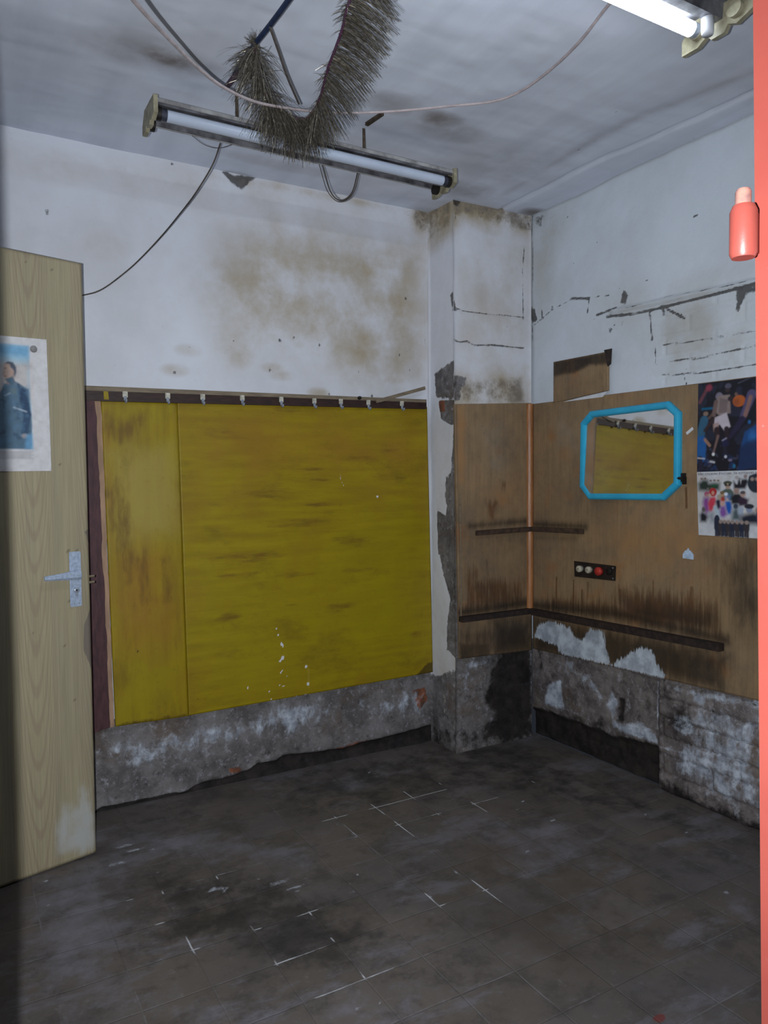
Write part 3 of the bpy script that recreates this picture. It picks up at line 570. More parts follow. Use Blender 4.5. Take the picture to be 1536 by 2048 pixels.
# leaf is built in its own turned frame through world coordinates; grain uses mesh coordinates around the hinge
g = Grid(hinge+np.array([0, 0, .008]), -dd, (0, 0, 1), DLEN, ztop-.008, .01)
if g.N@dn < 0: g.N = -g.N
for P, v in (([(106, 1690), (108, 1640), (130, 1600), (150, 1610), (160, 1560), (172, 1560), (185, 1580), (196, 1640), (196, 1700), (130, 1722), (104, 1720)], .62), ([(120, 1660), (180, 1650), (190, 1695), (120, 1718)], .75), ([(172, 1575), (184, 1572), (186, 1640), (168, 1640)], .7), ([(135, 1610), (145, 1608), (142, 1626), (133, 1622)], .8), ([(162, 1500), (167, 1500), (167, 1550), (162, 1545)], .6)): g.poly('b', P, v, .03)
g.poly('a', [(184, 1208), (190, 1200), (194, 1345), (186, 1345), (172, 1310), (167, 1300), (168, 1250), (174, 1235)], 1, .006); g.poly('a', [(169, 1064), (178, 1056), (180, 1090), (176, 1082)], 1, .006)
for x, y in ((135, 1101), (152, 1101), (139, 1203), (54, 525), (119, 930), (66, 1268), (130, 1293), (105, 540), (150, 1400)): g.blob('c', x, y, .008, .008, .95)
g.poly('c', [(140, 1103), (150, 1103), (152, 1110), (136, 1110)], .5, .02); g.line('c', [(155, 1030), (157, 1042)], .001, .9, .004)
# wood grain runs along the leaf: mesh coordinates are turned so that local X lies along the door
leaf = g.build('door_leaf', M_DOOR, door, thick=.038)
ang = math.atan2(-dd[1], -dd[0]); me = leaf.data; me.transform(Matrix.Rotation(-ang, 4, 'Z')); leaf.rotation_euler = (0, 0, ang)
def dpt(x, y, off=0.0): return onplane(x, y, e0+dn*off, dn)
DA = [-dd, dn, np.array([0, 0, 1.])]
hs = empty('x'); bpy.data.objects.remove(hs)
# lever handle
pc = dpt(150, 1158, 0); ph_ = abs(dpt(150, 1213)[2]-dpt(150, 1103)[2]); pw = np.linalg.norm(dpt(160, 1150)-dpt(137, 1150))
tilt = .06; A2 = [np.array(DA[0])*math.cos(tilt)+DA[2]*math.sin(-tilt), DA[1], DA[2]*math.cos(tilt)+np.array(DA[0])*math.sin(tilt)]
A2[2] = DA[2]*1.0; 
handle = MB().box(pc+dn*.004, (pw, .006, ph_), DA, .0025).build('handle_plate', M_CHROME, door)
h0 = dpt(158, 1150, .03); h1 = dpt(89, 1158, .035)
mb = MB(); mb.tube([dpt(152, 1148, .005), dpt(152, 1148, .034)], .009, 14)
L = h1-h0; n_ = 6
for k in range(n_):
    pass
ax = L/np.linalg.norm(L); bz = np.cross(dn, ax); bz /= np.linalg.norm(bz)
prof = [(h0-ax*.006, .0165, .009), (h0+ax*.012, .016, .009), (h0+L*.5, .0115, .007), (h1, .0075, .005)]
vs = []
for c, a_, b_ in prof: vs += [c+bz*a_+dn*b_*.2, c+bz*a_*.4+dn*b_, c-bz*a_*.4+dn*b_, c-bz*a_+dn*b_*.2, c-bz*a_-dn*b_*.8, c+bz*a_-dn*b_*.8]
mb.add(vs, [tuple(range(6)), tuple(range(18, 24))[::-1]]+[(i*6+k, i*6+(k+1) % 6, (i+1)*6+(k+1) % 6, (i+1)*6+k) for i in range(3) for k in range(6)])
mb.build('lever', M_CHROME, handle)
kc = dpt(152, 1180, .006); mb = MB(); mb.disc(kc, dn, .0095, .006, 18); mb.box(kc+dn*.004+np.array([0, 0, -.012]), (.010, .006, .016), DA, .002); mb.build('key_cylinder', M_STEEL, handle)
MB().disc(kc+dn*.006, dn, .003, .001, 10).build('keyhole', M_DARKMET, handle)
for x, y in ((141, 1110), (155, 1108), (148, 1207), (158, 1206)): MB().disc(dpt(x, y, .006), dn, .0028, .0014, 8).build('screw', M_STEEL, handle)
for y in (1154, 1166):
    p = e0+np.array([0, 0, dpt(180, y)[2]])-dn*.019; MB().tube([p+dd*.004, p-dd*.026], .0042, 10).build('latch_bolt', simple('brass_bolt', (178, 166, 140), (140, 128, 106), 40, .35, .6), door)

# ------------------------------------------------------------------ printed posters
class Print:
    """a printed sheet: colours rasterised on a fine mesh; coordinates 0..1, y down"""
    def __init__(p, tl, tr, br, bl, N, cell=.0016, bg=(214, 214, 218)):
        p.c = [np.array(q, float) for q in (tl, tr, br, bl)]; p.N = np.array(N, float)
        W = np.linalg.norm(p.c[1]-p.c[0]); Hh = np.linalg.norm(p.c[3]-p.c[0]); p.nu, p.nv = int(W/cell)+2, int(Hh/cell)+2
        p.x, p.y = [a.ravel() for a in np.meshgrid(np.linspace(0, 1, p.nu), np.linspace(0, 1, p.nv))]; p.asp = Hh/W; p.col = np.tile(np.array(lin(bg)), (p.x.size, 1))
    def b(p, m, c): m = np.clip(m, 0, 1)[:, None]; p.col = p.col*(1-m)+np.array(lin(c))*m
    def ell(p, x, y, rx, ry, c, s=.25, a=1.0): p.b(a*np.clip((1-np.hypot((p.x-x)/rx, (p.y-y)/ry))/s, 0, 1), c)
    def cap(p, x0, y0, x1, y1, r, c, a=1.0, r2=None):
        d = np.array([x1-x0, (y1-y0)*p.asp]); px_, py_ = p.x-x0, (p.y-y0)*p.asp; q = np.clip((px_*d[0]+py_*d[1])/(d@d+1e-9), 0, 1)
        rr = r+(((r2 if r2 is not None else r)-r)*q); p.b(a*np.clip((rr-np.hypot(px_-q*d[0], py_-q*d[1]))/(.012)+.5, 0, 1), c)
    def poly(p, P, c, a=1.0, s=.012):
        d = poly_sdf(p.x, p.y*p.asp, [(q[0], q[1]*p.asp) for q in P]); p.b(a*np.clip(.5-d/s, 0, 1), c)
    def speck(p, sc, c, lo=.55, a=.6, reg=None):
        m = np.clip((fbm(p.x*sc, p.y*sc*p.asp)-lo)/.08, 0, 1)*a
        if reg: m = m*((p.x > reg[0]) & (p.x < reg[2]) & (p.y > reg[1]) & (p.y < reg[3]))
        p.b(m, c)
    def pt(p, x, y, off=0.0): c = p.c; return (1-x)*(1-y)*c[0]+x*(1-y)*c[1]+x*y*c[2]+(1-x)*y*c[3]+p.N*off
    def build(p, name, **k):
        I = p.col.reshape(p.nv, p.nu, 3)
        for _ in range(2): I = (np.pad(I, ((1, 1), (1, 1), (0, 0)), 'edge')[:-2, 1:-1]+np.pad(I, ((1, 1), (1, 1), (0, 0)), 'edge')[2:, 1:-1]+np.pad(I, ((1, 1), (1, 1), (0, 0)), 'edge')[1:-1, :-2]+np.pad(I, ((1, 1), (1, 1), (0, 0)), 'edge')[1:-1, 2:]+I*2)/6
        p.col = I.reshape(-1, 3)*(.86+.28*fbm(p.x*24, p.y*24*p.asp))[:, None]
        c = p.c; X, Y = p.x[:, None], p.y[:, None]; P = (1-X)*(1-Y)*c[0]+X*(1-Y)*c[1]+X*Y*c[2]+(1-X)*Y*c[3]
        P = P+np.outer((fbm(p.x*3, p.y*3)-.3)*.0035, p.N); n = len(P); P = np.vstack([P, P-p.N*.0006]); idx = np.arange(n).reshape(p.nv, p.nu)
        F = np.stack([idx[:-1, :-1], idx[1:, :-1], idx[1:, 1:], idx[:-1, 1:]], -1).reshape(-1, 4); F = np.vstack([F, F[:, ::-1]+n]).tolist()
        bd = list(idx[0, :])+list(idx[1:, -1])+list(idx[-1, :-1][::-1])+list(idx[1:-1, 0][::-1]); L = len(bd)
        F += [[int(bd[i]), int(bd[(i+1) % L]), n+int(bd[(i+1) % L]), n+int(bd[i])] for i in range(L)]
        me = bpy.data.meshes.new(name); me.from_pydata(P.tolist(), [], F); me.update(); at = me.attributes.new('ma', 'FLOAT_COLOR', 'POINT')
        q = np.ones((2*n, 4), np.float32); q[:n, :3] = p.col; q[n:, :3] = .6; at.data.foreach_set('color', q.ravel()); me.polygons.foreach_set('use_smooth', [i < (p.nu-1)*(p.nv-1) for i in range(len(F))])
        o = bpy.data.objects.new(name, me); COL.objects.link(o); me.materials.append(M_PRINT); return tag(o, **k)
def text_mesh(txt, name, org, ex, ez, size, width, m, parent, lift=.0008):
    cu = bpy.data.curves.new(name, 'FONT'); cu.body = txt; cu.size = 1; cu.extrude = 0.0; t = bpy.data.objects.new(name, cu); COL.objects.link(t)
    dg = bpy.context.evaluated_depsgraph_get(); dg.update(); me = bpy.data.meshes.new_from_object(t.evaluated_get(dg)); bpy.data.objects.remove(t)
    xs = [v.co.x for v in me.vertices]; sx = width/(max(xs)-min(xs)); x0 = min(xs); off = world_of(parent); nn = np.cross(ex, ez)
    for v in me.vertices: v.co = Vector(np.array(org)+np.array(ex)*((v.co.x-x0)*sx)+np.array(ez)*v.co.y*size+nn*lift-off)
    me.name = name; o = bpy.data.objects.new(name, me); COL.objects.link(o); o.parent = parent; me.materials.clear(); me.materials.append(m); return o
def flip(N, a, b):   # outward normal
    return N
# door poster: man in a military tunic, profile, against a pale sky
PO = .0015
dq = lambda x, y: dpt(x, y, .002)
tr_, br_ = dq(93, 679), dq(103, 942); tl_, bl_ = tr_+(dq(0, 671)-tr_)*2.35, br_+(dq(0, 943)-br_)*2.35
P = Print(tl_, tr_, br_, bl_, dn, .0017, (206, 204, 206))
U = lambda x: 1-(103-x)/103/2.35       # pixel -> sheet coordinate near the visible end
V = lambda y: (y-678)/264
P.poly([(.06, V(692)), (U(62), V(694)), (U(66), V(898)), (.06, V(895))], (150, 186, 206)); P.poly([(.06, V(694)), (U(62), V(695)), (U(62), V(715)), (.06, V(712))], (104, 158, 196), .8, .05)
P.poly([(.06, V(728)), (U(62), V(728)), (U(64), V(800)), (.06, V(790))], (196, 186, 180), .85, .08); P.speck(9, (170, 160, 160), .55, .4, (.06, .2, .86, .5))
for ox in (0, -.42):
    a = 1.0
    P.poly([(U(8)+ox, V(772)), (U(22)+ox, V(764)), (U(34)+ox, V(766)), (min(.895, U(60))+ox*.9, V(780)), (U(65)+ox, V(850)), (U(62)+ox, V(898)), (U(-20)+ox, V(898)), (U(-6)+ox, V(800))], (84, 110, 130))
    P.poly([(U(12)+ox, V(752)), (U(28)+ox, V(748)), (U(32)+ox, V(770)), (U(14)+ox, V(772))], (150, 128, 122))
    P.poly([(U(8)+ox, V(731)), (U(20)+ox, V(729)), (U(27)+ox, V(738)), (U(27)+ox, V(752)), (U(20)+ox, V(762)), (U(11)+ox, V(764)), (U(8)+ox, V(757)), (U(5)+ox, V(750)), (U(8)+ox, V(743))], (178, 154, 142))
    P.poly([(U(10)+ox, V(731)), (U(16)+ox, V(727)), (U(27)+ox, V(728)), (U(34)+ox, V(737)), (U(34)+ox, V(748)), (U(31)+ox, V(757)), (U(28)+ox, V(750)), (U(27)+ox, V(742)), (U(22)+ox, V(738)), (U(20)+ox, V(732))], (74, 82, 96)); P.ell(U(26.5)+ox, V(747), .014, .018, (176, 148, 134), .3)
    P.cap(U(9)+ox, V(741), U(13)+ox, V(740), .004, (110, 92, 90)); P.cap(U(9)+ox, V(756), U(13)+ox, V(756), .003, (130, 96, 90))
    P.poly([(U(10)+ox, V(762)), (U(26)+ox, V(756)), (U(33)+ox, V(768)), (U(24)+ox, V(774))], (74, 100, 118)); P.ell(U(28)+ox, V(785), .05, .04, (104, 122, 124), .8, .7)
    P.cap(U(46)+ox, V(785), U(56)+ox, V(830), .035, (48, 72, 98)); P.cap(U(56)+ox, V(830), U(50)+ox, V(865), .03, (54, 78, 104)); P.ell(U(50)+ox, V(872), .035, .022, (150, 146, 146), .4)
    P.cap(U(28)+ox, V(816), U(54)+ox, V(824), .005, (176, 192, 206)); P.cap(U(10)+ox, V(794), U(20)+ox, V(789), .004, (180, 194, 206)); P.cap(U(38)+ox, V(770), U(48)+ox, V(815), .008, (40, 60, 84), .7)
P.speck(26, (90, 126, 156), .56, .35, (.06, V(770), U(64), V(897))); P.speck(17, (36, 52, 80), .58, .4, (.06, V(800), U(64), V(897)))
P.poly([(U(52), V(870)), (U(65), V(868)), (U(66), V(898)), (U(50), V(898))], (104, 156, 194), .8, .03)
for k in range(7): P.cap(U(20)-.55, V(903+k*2.3), U(66)-(.02 if k % 3 else .0), V(903+k*2.3), .0025, (140, 138, 142), .7)
pm = P.build('portrait_poster', label='white-bordered portrait poster of a man in military tunic pinned to the open door', cat='poster')
pin = MB(); pin.disc(dpt(67, 698, .0045), dn, .0115, .002, 20, .005); pin.build('push_pin', M_FIXW, None, base=tuple(dpt(67, 698, .0045)), label='round silver push pin at the corner of the portrait poster', cat='push pin')

# posters on the right wall
XP = -.016
def wq(x, y, X=XP): return on(x, y, 0, X)
yend = wq(1510, 800)[1]-.13
def ext(a, b, yy):    # extend the line a-b on the wall to Y = yy
    t = (yy-a[1])/(b[1]-a[1]); return a+(b-a)*t
tl, tr = wq(1397, 768), ext(wq(1397, 768), wq(1510, 754), yend); bl, br = wq(1394, 944), ext(wq(1394, 944), wq(1511, 940), yend)
P = Print(tl, tr, br, bl, (-1, 0, 0), .0016, (30, 30, 40)); k = (wq(1510, 800)[1]-tl[1])/(yend-tl[1])
U = lambda x: (x-1396)/114*k
V = lambda y: (y-768)/176
P.speck(7, (44, 48, 66), .5, .8); P.speck(30, (70, 74, 100), .62, .6, (0, .7, 1, 1)); P.speck(22, (150, 140, 170), .66, .7, (0, .86, 1, 1)); P.speck(18, (36, 60, 104), .6, .6, (0, .7, 1, 1))
P.cap(U(1416), V(778), U(1400), V(805), .018, (108, 64, 74)); P.ell(U(1419), V(778), .05, .05, (150, 60, 82), .5, .8); P.cap(U(1406), V(819), U(1430), V(819), .012, (22, 92, 128))
# left player in blue
P.ell(U(1413), V(829), .036, .03, (132, 112, 100), .3); P.cap(U(1410), V(842), U(1402), V(872), .05, (50, 92, 120)); P.cap(U(1404), V(884), U(1402), V(915), .065, (34, 88, 150)); P.cap(U(1412), V(880), U(1422), V(892), .016, (150, 116, 100)); P.cap(U(1402), V(918), U(1404), V(940), .03, (40, 40, 60)); P.cap(U(1396), V(916), U(1412), V(918), .006, (190, 190, 200)); P.cap(U(1420), V(838), U(1434), V(824), .014, (96, 76, 70))
# central player in white dribbling past, head turned
P.ell(U(1458), V(779), .042, .035, (84, 82, 100), .3); P.ell(U(1457), V(787), .032, .028, (62, 50, 54), .3); P.cap(U(1440), V(797), U(1446), V(804), .04, (118, 112, 130)); P.poly([(U(1438), V(796)), (U(1462), V(796)), (U(1464), V(832)), (U(1440), V(834)), (U(1430), V(824))], (140, 124, 122)); P.poly([(U(1442), V(800)), (U(1458), V(806)), (U(1456), V(830)), (U(1440), V(830))], (96, 84, 88), .6)
P.cap(U(1462), V(804), U(1478), V(806), .024, (52, 44, 50)); P.cap(U(1478), V(806), U(1474), V(796), .016, (110, 88, 80)); P.cap(U(1434), V(808), U(1430), V(832), .024, (112, 92, 90)); P.cap(U(1428), V(842), U(1412), V(862), .018, (58, 44, 48))
P.poly([(U(1432), V(838)), (U(1456), V(830)), (U(1464), V(858)), (U(1452), V(866)), (U(1442), V(852)), (U(1430), V(862))], (190, 180, 190)); P.poly([(U(1428), V(850)), (U(1440), V(848)), (U(1440), V(864)), (U(1430), V(866))], (160, 128, 116), .7)
P.cap(U(1436), V(862), U(1438), V(875), .03, (52, 40, 46)); P.cap(U(1439), V(875), U(1430), V(908), .015, (118, 94, 92), r2=.01); P.cap(U(1456), V(862), U(1458), V(880), .028, (48, 38, 46)); P.cap(U(1452), V(890), U(1456), V(915), .018, (40, 40, 56))
P.ell(U(1430), V(910), .02, .022, (214, 214, 220), .3); P.ell(U(1455), V(916), .018, .02, (196, 196, 210), .3); P.cap(U(1424), V(924), U(1432), V(926), .01, (190, 190, 200)); P.ell(U(1430), V(918), .02, .016, (20, 20, 28), .3)
P.ell(U(1480), V(810), .078*.95, .072*.93, (176, 92, 46), .12); P.ell(U(1475), V(812), .05, .05, (132, 70, 52), .6, .6)
# right player, arm and blue kit
P.cap(U(1504), V(800), U(1488), V(840), .05, (80, 76, 110), r2=.035); P.cap(U(1502), V(805), U(1492), V(838), .022, (134, 100, 96)); P.cap(U(1486), V(846), U(1464), V(878), .035, (44, 40, 66), r2=.02); P.ell(U(1454), V(890), .05, .045, (38, 38, 70), .3); P.cap(U(1448), V(884), U(1456), V(880), .006, (150, 150, 180))
P.poly([(U(1492), V(870)), (U(1512), V(858)), (U(1560), V(850)), (1, V(860)), (1, V(930)), (U(1480), V(944)), (U(1484), V(900))], (34, 74, 128)); P.ell(U(1506), V(880), .06, .09, (42, 108, 176), .7, .8); P.ell(U(1500), V(852), .02, .03, (38, 98, 156), .5)
P.poly([(U(1478), V(900)), (U(1506), V(885)), (1, V(900)), (1, 1), (U(1480), 1)], (32, 34, 60), .7, .04); P.ell(U(1472), V(935), .02, .03, (40, 110, 150), .4); P.cap(.84, V(790), .9, V(850), .05, (92, 64, 58)); P.ell(.82, V(778), .05, .04, (84, 60, 56), .3)
P.cap(U(1478), V(776), U(1512), V(764), .003, (110, 110, 130), .7)
P.build('sports_poster', label='dark poster of basketball players with an orange ball, by the red frame', cat='poster')

XP2 = -.0175
tl, tr = wq(1394, 944, XP2), ext(wq(1394, 944, XP2), wq(1511, 940, XP2), yend); bl, br = wq(1397, 1070, XP2), ext(wq(1397, 1070, XP2), wq(1513, 1077, XP2), yend)
P = Print(tl, tr, br, bl, (-1, 0, 0), .0014, (196, 198, 204))
U = lambda x: (x-130)/1320*k      # crop frame 1536 wide
V = lambda y: (y-150)/1370
P.speck(5, (186, 180, 176), .5, .5)
def blurgroup(xs, y, c, n, hc=(120, 100, 92)):
    for i in range(n): P.ell(U(xs[0]+(xs[1]-xs[0])*(i+.5)/n), V(y+random.uniform(-14, 14)), .02, .02, hc, .5)
P.poly([(U(160), V(400)), (U(280), V(320)), (U(400), V(330)), (U(420), V(400)), (U(680), V(400)), (U(670), V(540)), (U(420), V(575)), (U(170), V(550))], (44, 56, 52), 1, .05); blurgroup((200, 380), 300, None, 2); blurgroup((420, 690), 350, None, 3); P.speck(40, (120, 110, 104), .6, .8, (U(170), V(490), U(670), V(560))); P.ell(U(550), V(450), .06, .05, (28, 84, 60), .8, .8)
P.poly([(U(1000), V(360)), (U(1080), V(420)), (U(1130), V(300)), (U(1200), V(330)), (U(1290), V(320)), (U(1340), V(370)), (U(1260), V(520)), (U(1010), V(530))], (36, 34, 46), 1, .03); P.ell(U(1075), V(290), .026, .035, (168, 160, 160), .4); P.ell(U(1270), V(270), .026, .035, (146, 130, 128), .4); P.poly([(U(1150), V(330)), (U(1180), V(340)), (U(1165), V(430))], (200, 200, 206)); P.cap(U(1060), V(345), U(1070), V(400), .01, (200, 200, 206)); P.cap(U(1400), V(310), U(1500), V(280), .03, (44, 42, 52)); P.cap(U(1500), V(420), U(1750), V(420), .09, (40, 48, 60)); 
for x in (1420, 1520, 1600, 1700, 1800): P.ell(U(x), V(330), .025, .035, (150, 130, 122), .4)
# officer, the group in coloured coats
P.poly([(U(700), V(640)), (U(740), V(560)), (U(840), V(510)), (U(930), V(520)), (U(1000), V(590)), (U(990), V(760)), (U(720), V(760))], (84, 98, 92)); P.ell(U(868), V(470), .034, .05, (166, 140, 126), .3); P.ell(U(868), V(400), .056, .036, (74, 76, 66), .2); P.cap(U(810), V(440), U(925), V(440), .01, (40, 36, 38)); P.ell(U(868), V(425), .012, .014, (190, 176, 150), .4)
P.poly([(U(260), V(800)), (U(300), V(700)), (U(420), V(690)), (U(430), V(980)), (U(330), V(1080)), (U(270), V(900))], (132, 74, 142), 1, .05); P.ell(U(365), V(630), .036, .05, (168, 84, 116), .3); P.ell(U(370), V(660), .022, .03, (176, 136, 130), .4)
P.poly([(U(390), V(830)), (U(450), V(700)), (U(560), V(680)), (U(590), V(730)), (U(560), V(860)), (U(480), V(1000)), (U(410), V(980))], (196, 62, 82), 1, .03); P.ell(U(515), V(590), .05, .072, (172, 44, 52), .2); P.ell(U(515), V(605), .022, .04, (198, 140, 124), .4); P.ell(U(435), V(655), .02, .03, (190, 170, 150), .4)
P.poly([(U(570), V(780)), (U(640), V(730)), (U(690), V(760)), (U(700), V(920)), (U(620), V(960))], (38, 34, 56), 1, .03); P.ell(U(665), V(690), .034, .05, (166, 156, 140), .4); P.poly([(U(690), V(720)), (U(760), V(680)), (U(800), V(690)), (U(790), V(800)), (U(700), V(800))], (172, 58, 44), 1, .03); P.ell(U(742), V(630), .03, .045, (176, 142, 112), .3); P.ell(U(735), V(600), .032, .03, (120, 96, 70), .4)
P.poly([(U(800), V(800)), (U(840), V(770)), (U(930), V(780)), (U(960), V(900)), (U(930), V(1040)), (U(870), V(1050)), (U(820), V(950))], (24, 88, 178), 1, .03); P.ell(U(850), V(700), .036, .06, (140, 148, 178), .3); P.ell(U(825), V(630), .026, .03, (214, 222, 236), .3); P.ell(U(855), V(745), .018, .03, (196, 176, 172), .4); P.ell(U(905), V(680), .036, .06, (84, 110, 150), .6, .8)
P.poly([(U(660), V(1000)), (U(700), V(880)), (U(800), V(870)), (U(850), V(1060)), (U(760), V(1130)), (U(680), V(1100))], (128, 84, 158), 1, .04); P.ell(U(735), V(830), .03, .05, (190, 150, 146), .4); P.poly([(U(520), V(890)), (U(570), V(870)), (U(650), V(1000)), (U(690), V(1130)), (U(620), V(1080)), (U(540), V(960))], (168, 190, 204), 1, .02)
P.poly([(U(940), V(700)), (U(1010), V(620)), (U(1130), V(620)), (U(1190), V(680)), (U(1190), V(830)), (U(950), V(840))], (32, 34, 44), 1, .03); P.ell(U(1065), V(570), .036, .055, (160, 134, 126), .3); P.poly([(U(1100), V(730)), (U(1200), V(680)), (U(1330), V(740)), (U(1310), V(860)), (U(1120), V(880))], (56, 40, 60), 1, .03); P.ell(U(1210), V(630), .034, .055, (176, 144, 132), .3); P.ell(U(1205), V(600), .036, .03, (80, 74, 80), .4)
P.poly([(U(960), V(1000)), (U(1020), V(900)), (U(1120), V(920)), (U(1160), V(1180)), (U(940), V(1180))], (76, 92, 98), 1, .06); P.ell(U(1045), V(880), .034, .05, (56, 66, 84), .4); P.ell(U(1170), V(980), .055, .09, (156, 168, 190), .6); P.ell(U(1265), V(1000), .03, .06, (202, 200, 198), .4)
P.poly([(U(1150), V(1080)), (U(1260), V(1040)), (U(1440), V(1000)), (U(1620), V(1060)), (U(1660), V(1240)), (U(1160), V(1230))], (34, 38, 54), 1, .06); P.ell(U(1345), V(940), .04, .06, (130, 140, 166), .3); P.ell(U(1345), V(880), .058, .04, (42, 42, 54), .2); P.ell(U(1560), V(960), .045, .065, (150, 128, 120), .3); P.ell(U(1700), V(1000), .045, .065, (150, 128, 120), .3); P.cap(U(1700), V(1080), U(1720), V(1180), .1, (60, 60, 84))
P.poly([(U(180), V(1080)), (U(240), V(1000)), (U(330), V(1060)), (U(380), V(1120)), (U(330), V(1230)), (U(190), V(1230))], (30, 34, 44), 1, .04); P.ell(U(280), V(960), .03, .05, (96, 88, 90), .4); P.poly([(U(390), V(1080)), (U(440), V(1010)), (U(540), V(1010)), (U(550), V(1240)), (U(450), V(1240))], (100, 110, 124), .7, .06); P.ell(U(770), V(1180), .12, .06, (186, 170, 170), .8, .6)
for i, x in enumerate((600, 690, 780, 870, 965, 1075, 1180, 1290)):
    hh = 1130 if i == 0 else 1230; c = (40, 46, 66) if i % 2 == 0 else (56, 52, 58)
    P.cap(U(x), V(hh+30), U(x-5), V(1340), .033, c); P.cap(U(x-25), V(1340), U(x-30), V(1530 if i in (0, 4) else 1490), .014, c); P.cap(U(x+20), V(1340), U(x+22), V(1500), .014, c); P.ell(U(x), V(hh-20), .026, .035, c if i == 0 else (150, 134, 128), .3)
tp = P.build('photo_collage_poster', label='light poster of people in coats and uniforms, below the sports poster', cat='poster')
M_INK = simple('printing_ink', (84, 80, 88), (70, 66, 74), 20, .6)
ex = (P.c[1]-P.c[0]); ex /= np.linalg.norm(ex); ez = (P.c[0]-P.c[3]); ez /= np.linalg.norm(ez)
text_mesh('МЫ служим России. За которую мы Все в ответе', 'printed_lettering', P.pt(.02, .052, .003), ex, ez, .0125, .96*np.linalg.norm(P.c[1]-P.c[0]), M_INK, tp)

# ------------------------------------------------------------------ mustard panels, battens and coat rail on the back wall
def ybq(x, y, Y): return on(x, y, 1, Y)
def board(name, mat, cs, N, axA, thick, step, paint, parent=None, wav=.0, **k):
    """cs: bottom-left, bottom-right, top-right, top-left in world"""
    g = Grid(cs[0], axA, (0, 0, 1), np.linalg.norm(cs[1]-cs[0]), np.linalg.norm(cs[3]-cs[0]), step, cs)
    if g.N@np.array(N) < 0: g.N = -g.N
    paint(g)
    if wav: g.h = (fbm(g.s*3, g.t*3)-.5)*wav
    return g.build(name, mat, parent, thick=thick, **k)
def p1(g):
    g.poly('a', [(215, 830), (285, 835), (270, 890), (225, 880)], .75, .05); g.blob('a', 245, 860, .09, .08, .75)
    g.poly('d', [(215, 900), (350, 890), (350, 1070), (240, 1100), (225, 960)], .95, .09); g.poly('f', [(230, 1300), (375, 1300), (375, 1440), (232, 1450)], .65, .1)
    g.poly('e', [(215, 1080), (340, 1100), (340, 1280), (250, 1330), (222, 1200)], .75, .12); g.poly('e', [(207, 820), (220, 820), (232, 1200), (215, 1200)], .6, .03)
    for P in ([(245, 1000), (246, 1110), (250, 1140)], [(278, 1120), (290, 1200)], [(330, 1120), (336, 1200)], [(252, 1010), (262, 1160)], [(235, 960), (240, 1100)]): g.line('a', P, .012, .8, .05)
    g.blob('b', 276, 1302, .008, .008, 1); g.poly('b', [(236, 1446), (375, 1425), (375, 1434), (236, 1455)], .7, .012); g.blob('b', 300, 1425, .03, .01, .5)
    for P, v in (([(215, 990), (225, 985), (228, 1060), (218, 1060)], .55), ([(290, 1100), (300, 1200)], .5)):
        g.line('a', P, .02, v, .04)
board('plywood_panel', M_YELV, [ybq(231, 1453, -.016), ybq(377, 1432, -.016), ybq(354, 806, -.016), ybq(202, 800, -.016)], (0, -1, 0), (1, 0, 0), .009, .008, p1, wav=.006,
      label='narrow mustard painted plywood panel, upright, left of the wide one', cat='panel')
def p2(g):
    for x, y, rx, ry, v in ((620, 938, .12, .012, .75), (640, 960, .1, .012, .7), (650, 1010, .14, .012, .62), (540, 985, .18, .05, .45), (720, 920, .12, .03, .5), (500, 1115, .22, .04, .62), (600, 1045, .25, .03, .5), (680, 1215, .1, .04, .6), (455, 1235, .08, .03, .62), (580, 1210, .05, .01, .6), (435, 1010, .08, .02, .5), (780, 900, .08, .03, .5), (720, 1140, .12, .02, .5), (580, 820, .1, .02, .5), (440, 870, .14, .05, .4), (830, 1270, .05, .03, .5), (700, 1080, .2, .03, .45), (480, 1150, .12, .02, .6), (800, 960, .06, .05, .4), (580, 1150, .16, .02, .5)): g.blob('a', x, y, rx, ry, v)
    g.poly('e', [(360, 815), (855, 830), (858, 960), (700, 980), (500, 960), (380, 1000)], .5, .15); g.poly('f', [(380, 1120), (860, 1000), (862, 1330), (380, 1420)], .55, .2); g.poly('f', [(390, 1230), (460, 1220), (500, 1270), (400, 1290)], .7, .06)
    for P in ([(360, 815), (378, 1430)], [(380, 1426), (500, 1403), (620, 1385), (862, 1340)], [(358, 822), (700, 830), (853, 838)]): g.line('b', P, .002, .5, .012)
    g.poly('b', [(855, 1325), (866, 1322), (866, 1350), (830, 1352)], .9, .01); g.blob('b', 395, 1398, .012, .006, .7)
    for x, y in ((596, 873), (740, 925), (510, 890), (630, 865)): g.blob('b', x, y, .008, .006, .6)
    for x, y, r in ((563, 1288, .006), (566, 1292, .004), (565, 1316, .007), (560, 1322, .005), (557, 1270, .004), (612, 1333, .006), (616, 1368, .006), (611, 1391, .006), (565, 1340, .003), (567, 1372, .004), (573, 1353, .003), (538, 1383, .004), (495, 1376, .004), (542, 1398, .003), (556, 1300, .003), (560, 1370, .003), (755, 993, .005), (562, 1345, .004), (593, 1392, .003), (553, 1258, .003)):
        g.blob('c', x, y, r*1.5, r*2, 1.0)
    g.line('c', [(680, 945), (682, 960), (688, 972)], .002, .8, .006); g.line('c', [(800, 850), (806, 858)], .002, .7, .006); g.line('d', [(617, 1335), (618, 1375)], .003, .8, .01)
board('plywood_panel', M_YEL, [ybq(377.5, 1431, -.016), ybq(866, 1344, -.016), ybq(854, 814, -.016), ybq(354.5, 803, -.016)], (0, -1, 0), (1, 0, 0), .009, .007, p2, wav=.007,
      label='wide mustard painted plywood panel with white splashes, beside the pillar', cat='panel')
